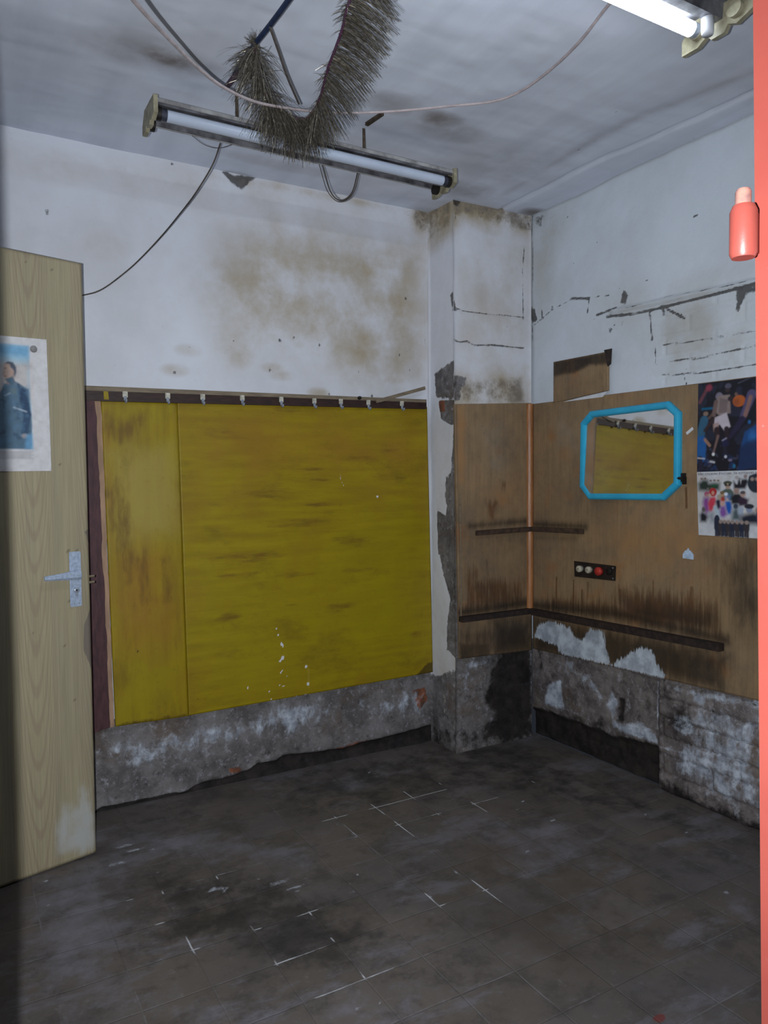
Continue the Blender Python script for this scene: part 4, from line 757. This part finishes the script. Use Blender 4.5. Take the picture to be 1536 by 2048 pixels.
def quad_slab(cs, N, th):
    mb = MB(); N = np.array(N, float); v = [np.array(c) for c in cs]; v += [c-N*th for c in v[:4]]
    return mb.add(v, [(0, 1, 2, 3), (7, 6, 5, 4), (0, 4, 5, 1), (1, 5, 6, 2), (2, 6, 7, 3), (3, 7, 4, 0)])
def ragged_strip(L, R, N, th, name, mat, amp=.004, **k):
    """upright strip between two pixel polylines L and R given as world points bottom->top"""
    n = 60; mb = MB(); vs = []; N = np.array(N, float)
    for i in range(n+1):
        t = i/n; a = L[0]+(L[1]-L[0])*t; b = R[0]+(R[1]-R[0])*t+np.array([1, 0, 0])*amp*(float(fbm(np.array([t*22.]), np.array([3.]))[0])-.5)*2
        vs += [a, b, b-N*th, a-N*th]
    fs = [(0, 1, 2, 3), (4*n+3, 4*n+2, 4*n+1, 4*n)]
    for i in range(n):
        for q in range(4): fs.append((4*i+q, 4*i+(q+1) % 4, 4*i+4+(q+1) % 4, 4*i+4+q))
    mb.add(vs, fs); return mb.build(name, mat, **k)
Yb = -.034
ragged_strip((ybq(190, 1463, -.0265), ybq(172, 800, -.0265)), (ybq(229, 1453, -.0265), ybq(202, 800, -.0265)), (0, -1, 0), .008, 'wooden_strip', M_BEIGE, .003, label='thin beige bare wooden strip between maroon batten and narrow mustard panel', cat='strip')
ragged_strip((ybq(180, 1468, Yb), ybq(160, 800, Yb)), (ybq(221, 1455, Yb), ybq(191, 802, Yb)), (0, -1, 0), .006, 'wall_batten', M_MAROON, .005, label='dark maroon painted upright batten behind the edge of the open door', cat='batten')

# coat rail with nine hooks
R0, R1 = ybq(150, 789, -.035), ybq(853, 811, -.035)
rail = empty('coat_rail', tuple(R0), label='long dark brown coat rail with nine small hooks above the mustard panels', cat='coat rail')
quad_slab([ybq(120, 800, -.035), ybq(853, 818, -.035), ybq(853, 805, -.035), ybq(120, 779, -.035)], (0, -1, 0), .018).build('rail_board', M_RAIL, rail)
quad_slab([ybq(120, 779, -.037), ybq(853, 805, -.037), ybq(853, 799, -.037), ybq(120, 769, -.037)], (0, -1, 0), .0195).build('top_strip', M_STRIP, rail, label='dusty grey-beige strip along the top')
quad_slab([ybq(208, 799, -.0365), ybq(218, 799, -.0365), ybq(216, 783, -.0365), ybq(207, 782, -.0365)], (0, -1, 0), .002).build('paint_dab', M_YEL, rail, label='yellow paint dab')
def make_hook(c):
    mb = MB(); mb.box(c+np.array([0, -.003, .004]), (.019, .006, .024), None, .0015); mb.box(c+np.array([0, -.008, .010]), (.014, .006, .010), None, .001); h = mb.build('hook', M_HOOKP, rail)
    m2 = MB(); m2.tube(bez([c+np.array([0, -.004, -.003]), c+np.array([0, -.007, -.016]), c+np.array([0, -.012, -.026]), c+np.array([0, -.021, -.027]), c+np.array([0, -.025, -.018])], 4), .0042, 8); m2.box(c+np.array([0, -.005, -.012]), (.011, .004, .016), None, .001); m2.build('hook_prong', M_STEEL, h)
for x, y in ((250, 794), (335, 797), (405, 799), (484, 801), (562, 804), (628, 807), (681, 808), (736, 810), (803, 812)): make_hook(ybq(x, y-3, -.036))
MB().disc(ybq(718, 796, -.039), (0, -1, 0), .008, .012, 12, .004).build('bolt', M_DARKMET, rail)
# loose lath leaning above the rail
a, b = ybq(752, 803, -.045), ybq(850, 776, -.035); ax = (b-a)/np.linalg.norm(b-a); MB().box((a+b)/2, (np.linalg.norm(b-a), .008, .016), [ax, (0, 1, 0), np.cross(ax, (0, 1, 0))], .001).build('loose_lath', M_STRIP, None, base=tuple(a), label='short grey lath slanting up from the right end of the coat rail', cat='lath')

# ------------------------------------------------------------------ brown plywood, mouldings and ledges in the corner
FY = -CD-.012
def fq(x, y, Y=FY): return on(x, y, 1, Y)
def p3(g):
    g.poly('e', [(912, 812), (930, 812), (930, 970), (914, 970)], .75, .03); g.poly('d', [(950, 850), (1010, 850), (1010, 960), (970, 950)], .6, .08); g.poly('e', [(930, 960), (1050, 930), (1050, 1040), (940, 1030)], .5, .12)
    g.poly('a', [(925, 1150), (1055, 1150), (1055, 1215), (920, 1230)], .62, .05); g.poly('a', [(970, 1000), (1000, 1000), (990, 1040), (975, 1045)], .75, .04); g.poly('a', [(1000, 960), (1020, 960), (1005, 1000)], .6, .03); g.poly('a', [(930, 1130), (965, 1130), (960, 1225), (925, 1225)], .6, .05)
    g.line('b', [(940, 1052), (1060, 1042)], .014, .8, .05); g.line('b', [(915, 1226), (1062, 1204)], .02, .95, .06); g.poly('b', [(915, 1255), (1064, 1240), (1064, 1305), (915, 1325)], .5, .04); g.poly('b', [(985, 1240), (1066, 1235), (1066, 1305), (985, 1315)], .9, .06); g.poly('b', [(912, 1280), (985, 1280), (985, 1325), (915, 1330)], .7, .03)
    g.poly('b', [(925, 1065), (1060, 1060), (1060, 1100), (935, 1090)], .35, .06); g.line('b', [(973, 1120), (976, 1150)], .002, .8, .01)
    for P in ([(962, 866), (966, 850), (968, 868), (962, 868)], [(992, 845), (995, 856), (998, 845)]): g.line('f', P, .001, .9, .004)
    g.line('b', [(912, 812), (918, 1310)], .004, .5, .02)
board('plywood_panel', M_PLY, [fq(919, 1318), fq(1064, 1300), fq(1062, 806), fq(909, 808)], (0, -1, 0), (1, 0, 0), .011, .007, p3,
      label='stained brown plywood panel on the front of the corner pillar', cat='panel')
RX = -.013
def rq(x, y, X=RX): return on(x, y, 0, X)
yfar = -2.35
def p4(g):
    g.poly('d', [(1100, 820), (1160, 830), (1160, 900), (1110, 900)], .55, .08); g.poly('e', [(1350, 800), (1395, 790), (1395, 1000), (1370, 1010)], .55, .06); g.poly('e', [(1180, 1020), (1390, 1000), (1480, 1080), (1400, 1180), (1250, 1160), (1180, 1090)], .55, .15)
    g.poly('b', [(1235, 1195), (1440, 1215), (1440, 1280), (1250, 1245)], .6, .05); g.poly('a', [(1090, 1180), (1240, 1190), (1440, 1190), (1460, 1290), (1300, 1260), (1090, 1225)], .62, .06); g.poly('a', [(1235, 1175), (1400, 1190), (1400, 1270), (1240, 1245)], .8, .06)
    for x, y0, y1 in ((1113, 1155, 1215), (1147, 1160, 1225), (1165, 1180, 1225), (1240, 1180, 1235), (1305, 1160, 1250), (1383, 1175, 1260), (1176, 1165, 1200), (1268, 1170, 1240)): g.line('a', [(x, y0), (x, y1)], .006, .85, .015)
    g.line('b', [(1066, 1210), (1250, 1230), (1450, 1280)], .022, .95, .07); g.line('b', [(1068, 1048), (1170, 1054)], .014, .85, .05); g.line('b', [(1068, 1076), (1150, 1078)], .012, .45, .04)
    g.poly('b', [(1066, 1245), (1250, 1270), (1460, 1310), (1450, 1390), (1330, 1355), (1066, 1305)], .8, .04); g.poly('b', [(1066, 1235), (1160, 1250), (1450, 1305), (1330, 1330), (1180, 1300), (1066, 1260)], .85, .05)
    g.poly('b', [(1440, 1120), (1516, 1090), (1516, 1240), (1480, 1250), (1460, 1180)], .8, .12); g.blob('b', 1492, 1200, .14, .12, .6)
    g.poly('c', [(1070, 1265), (1078, 1250), (1100, 1242), (1140, 1255), (1150, 1275), (1165, 1280), (1180, 1258), (1205, 1262), (1212, 1290), (1222, 1330), (1240, 1318), (1265, 1305), (1280, 1295), (1305, 1300), (1312, 1325), (1333, 1352), (1325, 1358), (1215, 1330), (1130, 1310), (1068, 1275)], 1, .02)
    g.poly('c', [(1068, 1285), (1120, 1300), (1090, 1312), (1068, 1305)], .0, .02); g.poly('c', [(1068, 1278), (1115, 1290), (1115, 1312), (1068, 1300)], .9, .02, True)
    g.line('a', [(1372, 975), (1373, 1015)], .006, .9, .012); g.line('b', [(1371, 975), (1372, 1000)], .002, .7, .01); g.line('b', [(1174, 1005), (1175, 1030)], .002, .6, .01)
    # faint chalk scribbles
    for P in ([(1248, 1108), (1250, 1122)], [(1250, 1108), (1256, 1120)], [(1262, 1112), (1268, 1112), (1265, 1120)], [(1274, 1112), (1280, 1120)], [(1288, 1106), (1294, 1112), (1288, 1122), (1296, 1122)], [(1300, 1106), (1306, 1114), (1300, 1124)], [(1280, 1132), (1288, 1130)], [(1300, 1128), (1304, 1140), (1298, 1150)], [(1268, 1148), (1274, 1160)], [(1283, 1150), (1289, 1158), (1286, 1148)], [(1308, 1140), (1306, 1165)], [(1316, 1160), (1322, 1166), (1332, 1152)], [(1432, 1108), (1440, 1112), (1434, 1124), (1444, 1130)], [(1452, 1110), (1450, 1126)]): g.line('d', P, .0013, .95, .005)
    g.line('b', [(1420, 770), (1428, 1400)], .0015, .4, .01)
board('plywood_panel', M_PLY, [rq(1066, 1297), ext(rq(1066, 1297), rq(1515, 1401), yfar), ext(rq(1066, 808), rq(1395, 767), yfar), rq(1066, 808)], (-1, 0, 0), (0, -1, 0), .012, .008, p4,
      label='large stained brown plywood panel on the right wall behind the blue mirror', cat='panel')
# moulding in the corner
c0, c1 = fq(1059, 1222), fq(1059, 808)
mb = MB(); cc = np.array([-.022, FY, 0]); prof = [(-.019, .0), (-.017, .009), (-.009, .017), (.0, .019), (.009, .016), (.009, .0)]
mb.prism([(p, -q) for p, q in prof], (-.022, FY, c0[2]), (1, 0, 0), (0, 1, 0), (0, 0, 1), c1[2]-c0[2]); mb.build('corner_moulding', M_TRIM, None, base=(-.022, FY, c0[2]), label='varnished orange-brown upright moulding in the corner beside the pillar panel', cat='moulding')
a, b = fq(922, 1232, FY-.004), fq(920, 985, FY-.004); MB().tube([a, (a+b)/2+np.array([.002, 0, 0]), b], .003, 8).build('thin_dowel', M_STRIP, None, base=tuple(a), label='thin pale rod running up the left edge of the pillar panel', cat='rod')
M_BAT = grime_wood('brown_batten', (84, 66, 54), (54, 44, 40), 14, .45, (3, 3, 3))
def batten(name, A, B, out, h, mat, lab):
    """horizontal batten lying against the panel from A to B (world, on the panel face); out = outward vector"""
    A, B, out = np.array(A), np.array(B), np.array(out, float); ax = (B-A); L = np.linalg.norm(ax); ax /= L; n = out/np.linalg.norm(out); u = np.array([0, 0, 1.]); d = np.linalg.norm(out)
    bm = MB(); bm.box((A+B)/2+n*d/2, (L, d, h), [ax, n, u], .002); return bm.build(name, mat, None, base=tuple(A), label=lab, cat='batten')
batten('batten', fq(950, 1066), np.array([-.032, FY, fq(1058, 1058)[2]]), (0, -.02, 0), .024, M_BAT, 'short upper dark batten on the pillar panel, left of the corner moulding')
batten('batten', np.array([RX, -CD-.012, rq(1068, 1058)[2]]), rq(1169, 1063), (-.02, 0, 0), .024, M_BAT, 'short upper dark batten on the right wall, below and left of the blue mirror')
batten('batten', fq(917, 1238), np.array([-.014, FY, fq(1062, 1220)[2]]), (0, -.035, 0), .026, M_LEDGE, 'lower sooty batten crossing the pillar panel')
batten('batten', np.array([RX, -CD-.05, rq(1068, 1222)[2]]), rq(1449, 1294), (-.035, 0, 0), .03, M_LEDGE, 'long lower sooty batten sloping along the right wall panel')

# scrap of board above the mirror, paper below it
def tornpatch():
    g = [rq(1107, 806, -.014), rq(1216, 781, -.014), rq(1216, 703, -.014), rq(1107, 724, -.014)]
    def pt(q): q.poly('b', [(1107, 724), (1216, 703), (1216, 728), (1180, 730), (1150, 745), (1107, 752)], .95, .012); q.line('e', [(1109, 760), (1109, 800)], .004, .6, .01)
    return board('board_scrap', M_PLY, g, (-1, 0, 0), (0, -1, 0), .008, .005, pt, label='small brown board scrap with dark torn top edge above the blue mirror', cat='board')
sc = tornpatch()
quad_slab([rq(1215, 733, -.017), rq(1221, 728, -.017), rq(1223, 697, -.017), rq(1208, 700, -.017)], (-1, 0, 0), .004).build('torn_corner', M_LEDGE, sc, label='dark torn flap')
quad_slab([rq(1126, 804, -.0135), rq(1205, 794, -.0135), rq(1215, 783, -.0135), rq(1140, 800, -.0135)], (-1, 0, 0), .001).build('paper_sliver', M_PAPER, None, label='white sliver of paper under the board scrap', cat='paper')

# ------------------------------------------------------------------ mirror
MX = -.030
oct_ = [(1179, 822), (1335, 802), (1359, 824), (1358, 971), (1326, 1001), (1176, 999), (1158, 974), (1160, 845)]
O = np.array([on(x, y, 0, MX)[1:] for x, y in oct_]); cen = O.mean(0)
mir = empty('wall_mirror', (RX, cen[0], cen[1]), label='octagonal mirror in a bright blue plastic frame on the brown wall panel', cat='mirror')
def inset(P, d):
    n = len(P); out = []; sgn = np.sign(sum(P[i][0]*P[(i+1) % n][1]-P[(i+1) % n][0]*P[i][1] for i in range(n)))
    for i in range(n):
        a, b, c = P[i-1], P[i], P[(i+1) % n]; e1_ = (b-a)/np.linalg.norm(b-a); e2_ = (c-b)/np.linalg.norm(c-b); n1 = sgn*np.array([-e1_[1], e1_[0]]); n2 = sgn*np.array([-e2_[1], e2_[0]])
        m_ = (n1+n2); m_ /= np.linalg.norm(m_); out.append(b+m_*d/max(.4, m_@n1))
    return out
FWD = .030
rings = [(0, RX), (0, -.024), (.004, -.031), (.010, -.034), (.020, -.034), (.026, -.031), (FWD, -.023), (FWD, -.016)]
mb = MB(); vs = []
for d, x in rings:
    for q in inset(O, d): vs.append((x, q[0], q[1]))
m_ = len(rings); mb.add(vs, [(i*8+k_, i*8+(k_+1) % 8, ((i+1) % m_)*8+(k_+1) % 8, ((i+1) % m_)*8+k_) for i in range(m_-1) for k_ in range(8)], False); mb.build('mirror_frame', M_BLUE, mir)
mg = MB(); q = inset(O, .02); zt = cen[1]; mg.add([(-.0235+.026*(a[1]-zt), a[0], a[1]) for a in q]+[(-.0165+.026*(a[1]-zt), a[0], a[1]) for a in q], [tuple(range(8)), tuple(range(8, 16))[::-1]]+[(i, (i+1) % 8, 8+(i+1) % 8, 8+i) for i in range(8)]); mg.build('mirror_glass', M_MIRROR, mir)

# little things on the right wall
c = rq(1364, 955); lt = MB(); lt.box(c+np.array([-.004, .004, 0]), (.006, .05, .035), None, .001); lt.tube([c+np.array([-.014, .018, -.002]), c+np.array([-.014, -.026, -.004])], .006, 10); lt.box(c+np.array([-.012, -.02, -.012]), (.02, .008, .03), None, .001); lt.build('metal_latch', M_DARKMET, None, base=tuple(c), label='small dark metal latch beside the lower right corner of the mirror', cat='latch')
s0 = rq(1380, 862); st_ = MB(); ax = np.array([0, -math.cos(.6), math.sin(.6)]); st_.box(s0+np.array([-.0015, 0, 0]), (.036, .002, .012), [ax, (1, 0, 0), np.cross(ax, (1, 0, 0))], .0009); st_.build('sticky_tape', M_PAPER, None, base=tuple(s0), label='small white piece of tape between the mirror and the sports poster', cat='tape')
s1 = rq(1377, 1109); mb = MB(); hw = .024
prof = [(-hw, -.016), (hw, -.018), (hw, .002), (.012, .014), (.004, .018), (0, .026), (-.004, .018), (-.014, .014), (-hw, .0)]
mb.prism([(-p, q) for p, q in prof], s1, (0, 1, 0), (0, 0, 1), (-1, 0, 0), .004); mb.box(s1+np.array([-.006, 0, -.003]), (.006, .026, .016), None, .002); mb.build('plastic_clip', M_CLIP, None, base=tuple(s1), label='small pale blue plastic clip hanging below the posters', cat='clip')
# push-button plate
cs = [rq(1149, 1153, -.017), rq(1230, 1162, -.017), rq(1231, 1132, -.017), rq(1148, 1122, -.017)]
pb = empty('push_button_panel', tuple(sum(cs)/4), label='dark push-button plate with ivory and red buttons on the right wall', cat='switch')
quad_slab(cs, (-1, 0, 0), .004).build('mounting_plate', M_BLACKP, pb)
for x, y, m, r in ((1156, 1138, M_BUTW, .0155), (1174, 1140, M_BUTW, .0155), (1194, 1143, M_BUTR, .019), (1216, 1143, M_DARKMET, .015)):
    c = rq(x, y, -.038 if m != M_DARKMET else -.024); c0_ = np.array([-.017, c[1], c[2]]); b_ = MB(); L = abs(c[0]+.017); b_.disc(c0_, (-1, 0, 0), r, L, 24)
    lab = 'red button' if m == M_BUTR else ('dark recessed button' if m == M_DARKMET else None)
    bo = b_.build('button', m, pb, **({'label': lab} if lab else {}))
    if m == M_BUTW: MB().box(np.array([c[0]-.0008, c[1], c[2]+.001]), (.0016, .010, .0018)).build('button_mark', M_DARKMET, bo)
for x, y in ((1226, 1136), (1226, 1157)): MB().disc(rq(x, y, -.017), (-1, 0, 0), .003, .002, 8).build('screw', M_STEEL, pb)

# ------------------------------------------------------------------ lamps
def lamp(name, xl, xr, yc, z, lit, label, k=1.0):
    """twin fluorescent fitting along X; z = height of the tube line, yc = centre"""
    root = empty(name, ((xl+xr)/2, yc, z), label=label, cat='ceiling lamp'); L = xr-xl; T = .014
    W = .062*k
    tray = MB(); sec = [(-W, .030), (-W, .012), (-W+.004, .012), (-W+.010, .022), (-.018, .022), (-.014, -.006), (.014, -.006), (.018, .022), (W-.010, .022), (W-.004, .0), (W, .0), (W, .030)]; sec = [(a, b*k) for a, b in sec]
    tray.prism(sec, (xl+T, yc, z), (0, 1, 0), (0, 0, 1), (1, 0, 0), L-2*T); tray.build('reflector_tray', M_FIXD, root)
    e = MB(); e.box(((xl+xr)/2, yc-W-.003, z+.024), (L-2*T, .006, .012)); e.box(((xl+xr)/2, yc+W+.002, z+.004), (L-2*T, .004, .014)); e.build('tray_edge', M_FIXW, root, label='lighter enamelled edges')
    pro = [(-.074, .036), (-.074, -.018), (-.040, -.030), (-.022, -.022), (-.014, -.034), (.014, -.034), (.024, -.022), (.046, -.034), (.082, -.034), (.082, -.006), (.050, .036)]; pro = [(a*k, b*k) for a, b in pro]
    for x in (xl, xr-T): q = MB(); q.prism(pro, (x, yc, z), (0, 1, 0), (0, 0, 1), (1, 0, 0), T); q.build('end_cap', M_CREAM, root)
    for sy in (-1, 1):
        for x, s in ((xl+T, 1), (xr-T, -1)): MB().tube([(x, yc+sy*.042*k, z-.008), (x+s*.016, yc+sy*.042*k, z-.008)], .021, 14).build('lamp_socket', M_DARKMET if not lit else M_CREAM, root)
    def tubeobj(y, on_):
        a, b = (xl+T+.016, y, z-.008), (xr-T-.016, y, z-.008); t_ = MB().tube([a, b], .0185, 20).build('fluorescent_tube', M_LIT if on_ else M_TUBEOFF, root, **({'label': 'lit tube'} if on_ else {}))
        for x, s in ((a[0], 1), (b[0], -1)): MB().tube([(x, y, z-.008), (x+s*.018, y, z-.008)], .0189, 20, True).build('tube_end', M_STEEL if on_ else M_TUBEEND, t_)
    tubeobj(yc+.042*k if lit else yc-.042, lit)
    if not lit: return root
    st = MB(); st.disc((xr-T-.035 if lit else xl+.28, yc+.004, z-.006), (0, 0, -1), .016, .045, 16); st.build('starter', M_PAPER if lit else M_FIXW, root)
    return root
Zf = 2.475
fa, fb = on(292, 238, 2, Zf), on(905, 358, 2, Zf); ycf = (fa[1]+fb[1])/2+.015
unlit = lamp('fluorescent_fitting', fa[0], fb[0]+.01, ycf, Zf, False, 'unlit fluorescent fitting hanging on two rods in front of the tinsel')
unlit['label'] = 'unlit grey fluorescent fitting hanging on two rods behind the tinsel garland'
for x in (on(470, 195, 2, H)[0], on(751, 237, 2, H)[0]):
    MB().box((x, ycf-.02, (Zf+.03+H)/2), (.010, .004, H-Zf-.03)).build('hanging_rod', M_RUST, unlit)
ba, bb = on(733, 249, 2, H-.008), on(765, 227, 2, H-.008); bx = (bb-ba)/np.linalg.norm(bb-ba); MB().box((ba+bb)/2, (np.linalg.norm(bb-ba), .014, .012), [bx, np.cross((0, 0, 1), bx), (0, 0, 1)], .001).build('ceiling_bracket', M_RUST, unlit)
def fx(x, y, dz=0.0, Y=None): return on(x, y, 1, ycf+.065 if Y is None else Y)
MB().tube(bez([fx(633, 292), fx(648, 340), fx(662, 385), fx(682, 401), fx(704, 385), fx(716, 342)], 6), .0028, 6).build('wire_loop', M_WIRE, unlit)
MB().tube(bez([fx(628, 292), fx(641, 338), fx(656, 384), fx(680, 404), fx(706, 387), fx(719, 344)], 6), .0018, 6).build('wire_loop', M_WIRE, unlit)
MB().tube(bez([fx(363, 258), fx(385, 272), fx(410, 290), (fx(440, 296)), fx(475, 285)], 6), .0012, 6).build('thin_wire', M_WIRE, unlit)
Zl = 2.50
lb = on(1390, 62, 2, Zl-.008)
lamp('fluorescent_fitting', lb[0]-1.13, lb[0]+.03, lb[1]-.042*1.35, Zl, True, 'lit white fluorescent fitting at the top right of the ceiling', 1.35)
for x in (lb[0]-.9, lb[0]-.25): pass

# wire from the unlit fitting down behind the door
Ye = ycf+.07
pts = [on(441, 286, 1, Ye), on(425, 330, 1, Ye+.05), on(392, 385, 1, -.40), on(362, 425, 1, -.30), on(325, 470, 1, -.18), on(283, 515, 1, -.10), on(250, 545, 1, -.06), on(205, 578, 1, -.035), on(168, 590, 1, -.03), on(100, 600, 1, -.03), on(40, 640, 1, -.03)]
mb = MB(); mb.tube(bez(pts, 8), .0026, 6); mb.build('electric_wire', M_WIRE, None, base=tuple(pts[0]), label='thin grey twin wire drooping from the unlit fitting to behind the door', cat='wire')
# white cable sagging across the room
cp = [(1330, -110, 2.585), (1225, 0, 2.575), (1160, 82, 2.575), (1100, 140, 2.58), (1040, 183, 2.585), (985, 203, 2.585), (900, 212, 2.575), (820, 220, 2.54), (740, 225, 2.50), (650, 225, 2.455), (560, 214, 2.40), (500, 200, 2.36), (440, 170, 2.32), (390, 130, 2.27), (345, 85, 2.21), (300, 38, 2.15), (262, -6, 2.10), (215, -70, 2.06), (120, -220, 2.02)]
pts = [on(x, y, 2, z) for x, y, z in cp]; pts = [on(1420, -230, 2, 2.593)]+pts
MB().tube(bez(pts, 8), .0042, 8).build('ceiling_cable', M_CABLE, None, base=tuple(pts[5]), label='pinkish white cable sagging across the ceiling in front of the tinsel', cat='cable')

# ------------------------------------------------------------------ tinsel garland on a navy cord
def tp3(x, y, z): return on(x, y, 2, z)
cord = [tp3(640, -90, 2.50), tp3(577, 0, 2.50), tp3(540, 50, 2.51), tp3(510, 88, 2.52), tp3(480, 130, 2.54), tp3(457, 172, 2.575)]
spineL = bez([tp3(512, 92, 2.505), tp3(512, 125, 2.49), tp3(520, 165, 2.46), tp3(545, 205, 2.43), tp3(580, 232, 2.415), tp3(612, 240, 2.41)], 10)
spineR = bez([tp3(612, 240, 2.41), tp3(632, 215, 2.43), tp3(645, 180, 2.45), tp3(655, 140, 2.47), tp3(670, 100, 2.49), tp3(684, 60, 2.51), tp3(692, 25, 2.53), tp3(705, -20, 2.56), tp3(715, -60, 2.585)], 12)
gar = empty('tinsel_garland', tuple(tp3(612, 240, 2.41)), label='tarnished grey-brown tinsel garland looped from the ceiling on a navy cord', cat='garland')
MB().tube(bez(cord, 6), .007, 8).build('navy_cord', M_CORD, gar)
MB().tube([tp3(455, 172, 2.57), tp3(470, 152, 2.55), tp3(492, 118, 2.535)], .009, 8).build('cord_end', M_PURP, gar, label='maroon wrapped cord end')
MB().tube(spineL+spineR[1:], .0045, 6).build('tinsel_core', M_PURP, gar, label='magenta core')
MB().tube(bez([tp3(540, 55, 2.50), tp3(556, 100, 2.48), tp3(575, 155, 2.45), tp3(598, 208, 2.42)], 6), .0032, 6).build('tie_string', M_WIRE, gar)
RGt, UPt, FWt = rt, up, fw
def strip(mb, p0, d, L, w_, droop, curl, seg=5):
    d = np.array(d)/np.linalg.norm(d); p = np.array(p0, float); side = np.cross(d, (random.gauss(0, 1), random.gauss(0, 1), random.gauss(0, 1))); side /= np.linalg.norm(side)+1e-9; vs = []
    for i in range(seg+1):
        ww = w_*(1-.55*i/seg); vs += [p-side*ww, p+side*ww]; d = d+np.array([0, 0, -1])*droop/seg+curl/seg; d /= np.linalg.norm(d); p = p+d*L/seg
    mb.add(vs, [(2*i, 2*i+1, 2*i+3, 2*i+2) for i in range(seg)], True)
def rnd(s): return np.array([random.gauss(0, s), random.gauss(0, s), random.gauss(0, s)])
def dirn(ax_, ay_, dz=0.0): return RGt*ax_-UPt*ay_+FWt*dz     # picture-like right/down, in room units
mb = MB()
# right arm: long combed strands sweeping right and down
for i in range(470):
    t = random.random(); p = spineR[int(t*(len(spineR)-1))]; s = min(1, t*2.2)
    base = dirn(1.0*s+.25*(1-s), .40+.5*(1-s)); strip(mb, p+rnd(.002), base+rnd(.14), random.uniform(.11, .15)*(.85+.15*s), .0015, .6, rnd(.05))
# its ragged left side
for i in range(170):
    t = random.random(); p = spineR[int(t*(len(spineR)-1))]; 
    if .45 < t < .68 and random.random() < .8: continue
    strip(mb, p, dirn(-.8, .35)+rnd(.35), random.uniform(.022, .05), .0010, .9, rnd(.2))
# bottom of the loop: hanging fringe
for i in range(620):
    t = random.uniform(.55, 1.12); p = spineL[int(t*(len(spineL)-1))] if t <= 1 else spineR[int((t-1)*3*len(spineR)/2)]
    q = (t-.8); strip(mb, p+rnd(.004), dirn(random.gauss(q*.9, .45), 1.0)+rnd(.2), random.uniform(.085, .14), .0012, .7, rnd(.15))
# left arm: bushy
for i in range(480):
    t = random.random()**1.1*.8; p = spineL[int(t*(len(spineL)-1))]; strip(mb, p+rnd(.004), dirn(random.gauss(-.1, .8), .5)+rnd(.35), random.uniform(.07, .13), .0012, 1.0, rnd(.2))
for i in range(150):
    p = np.array(cord[4])*(t := random.random())+np.array(cord[3])*(1-t); strip(mb, p, dirn(random.gauss(-.5, .5), random.gauss(.4, .6))+rnd(.35), random.uniform(.03, .06), .0010, .7, rnd(.25))
for i in range(36): strip(mb, spineL[0]+rnd(.003), dirn(random.gauss(-.35, .25), -1)+rnd(.15), random.uniform(.02, .045), .0011, .2, rnd(.1))
mb.build('tinsel_fringe', M_TINSEL, gar, kind='stuff')

for o in COL.objects:
    if o.parent is None and o.name.split('.')[0] == 'batten': o['group'] = 'dark battens on the brown corner panels'
    if o.parent is None and o.name.split('.')[0] == 'fluorescent_fitting': o['group'] = 'fluorescent fittings below the ceiling'
    if o.parent is None and o.name.split('.')[0] == 'plywood_panel': o['group'] = 'mustard panels on the back wall' if 'mustard' in o['label'] else 'stained brown panels in the corner'
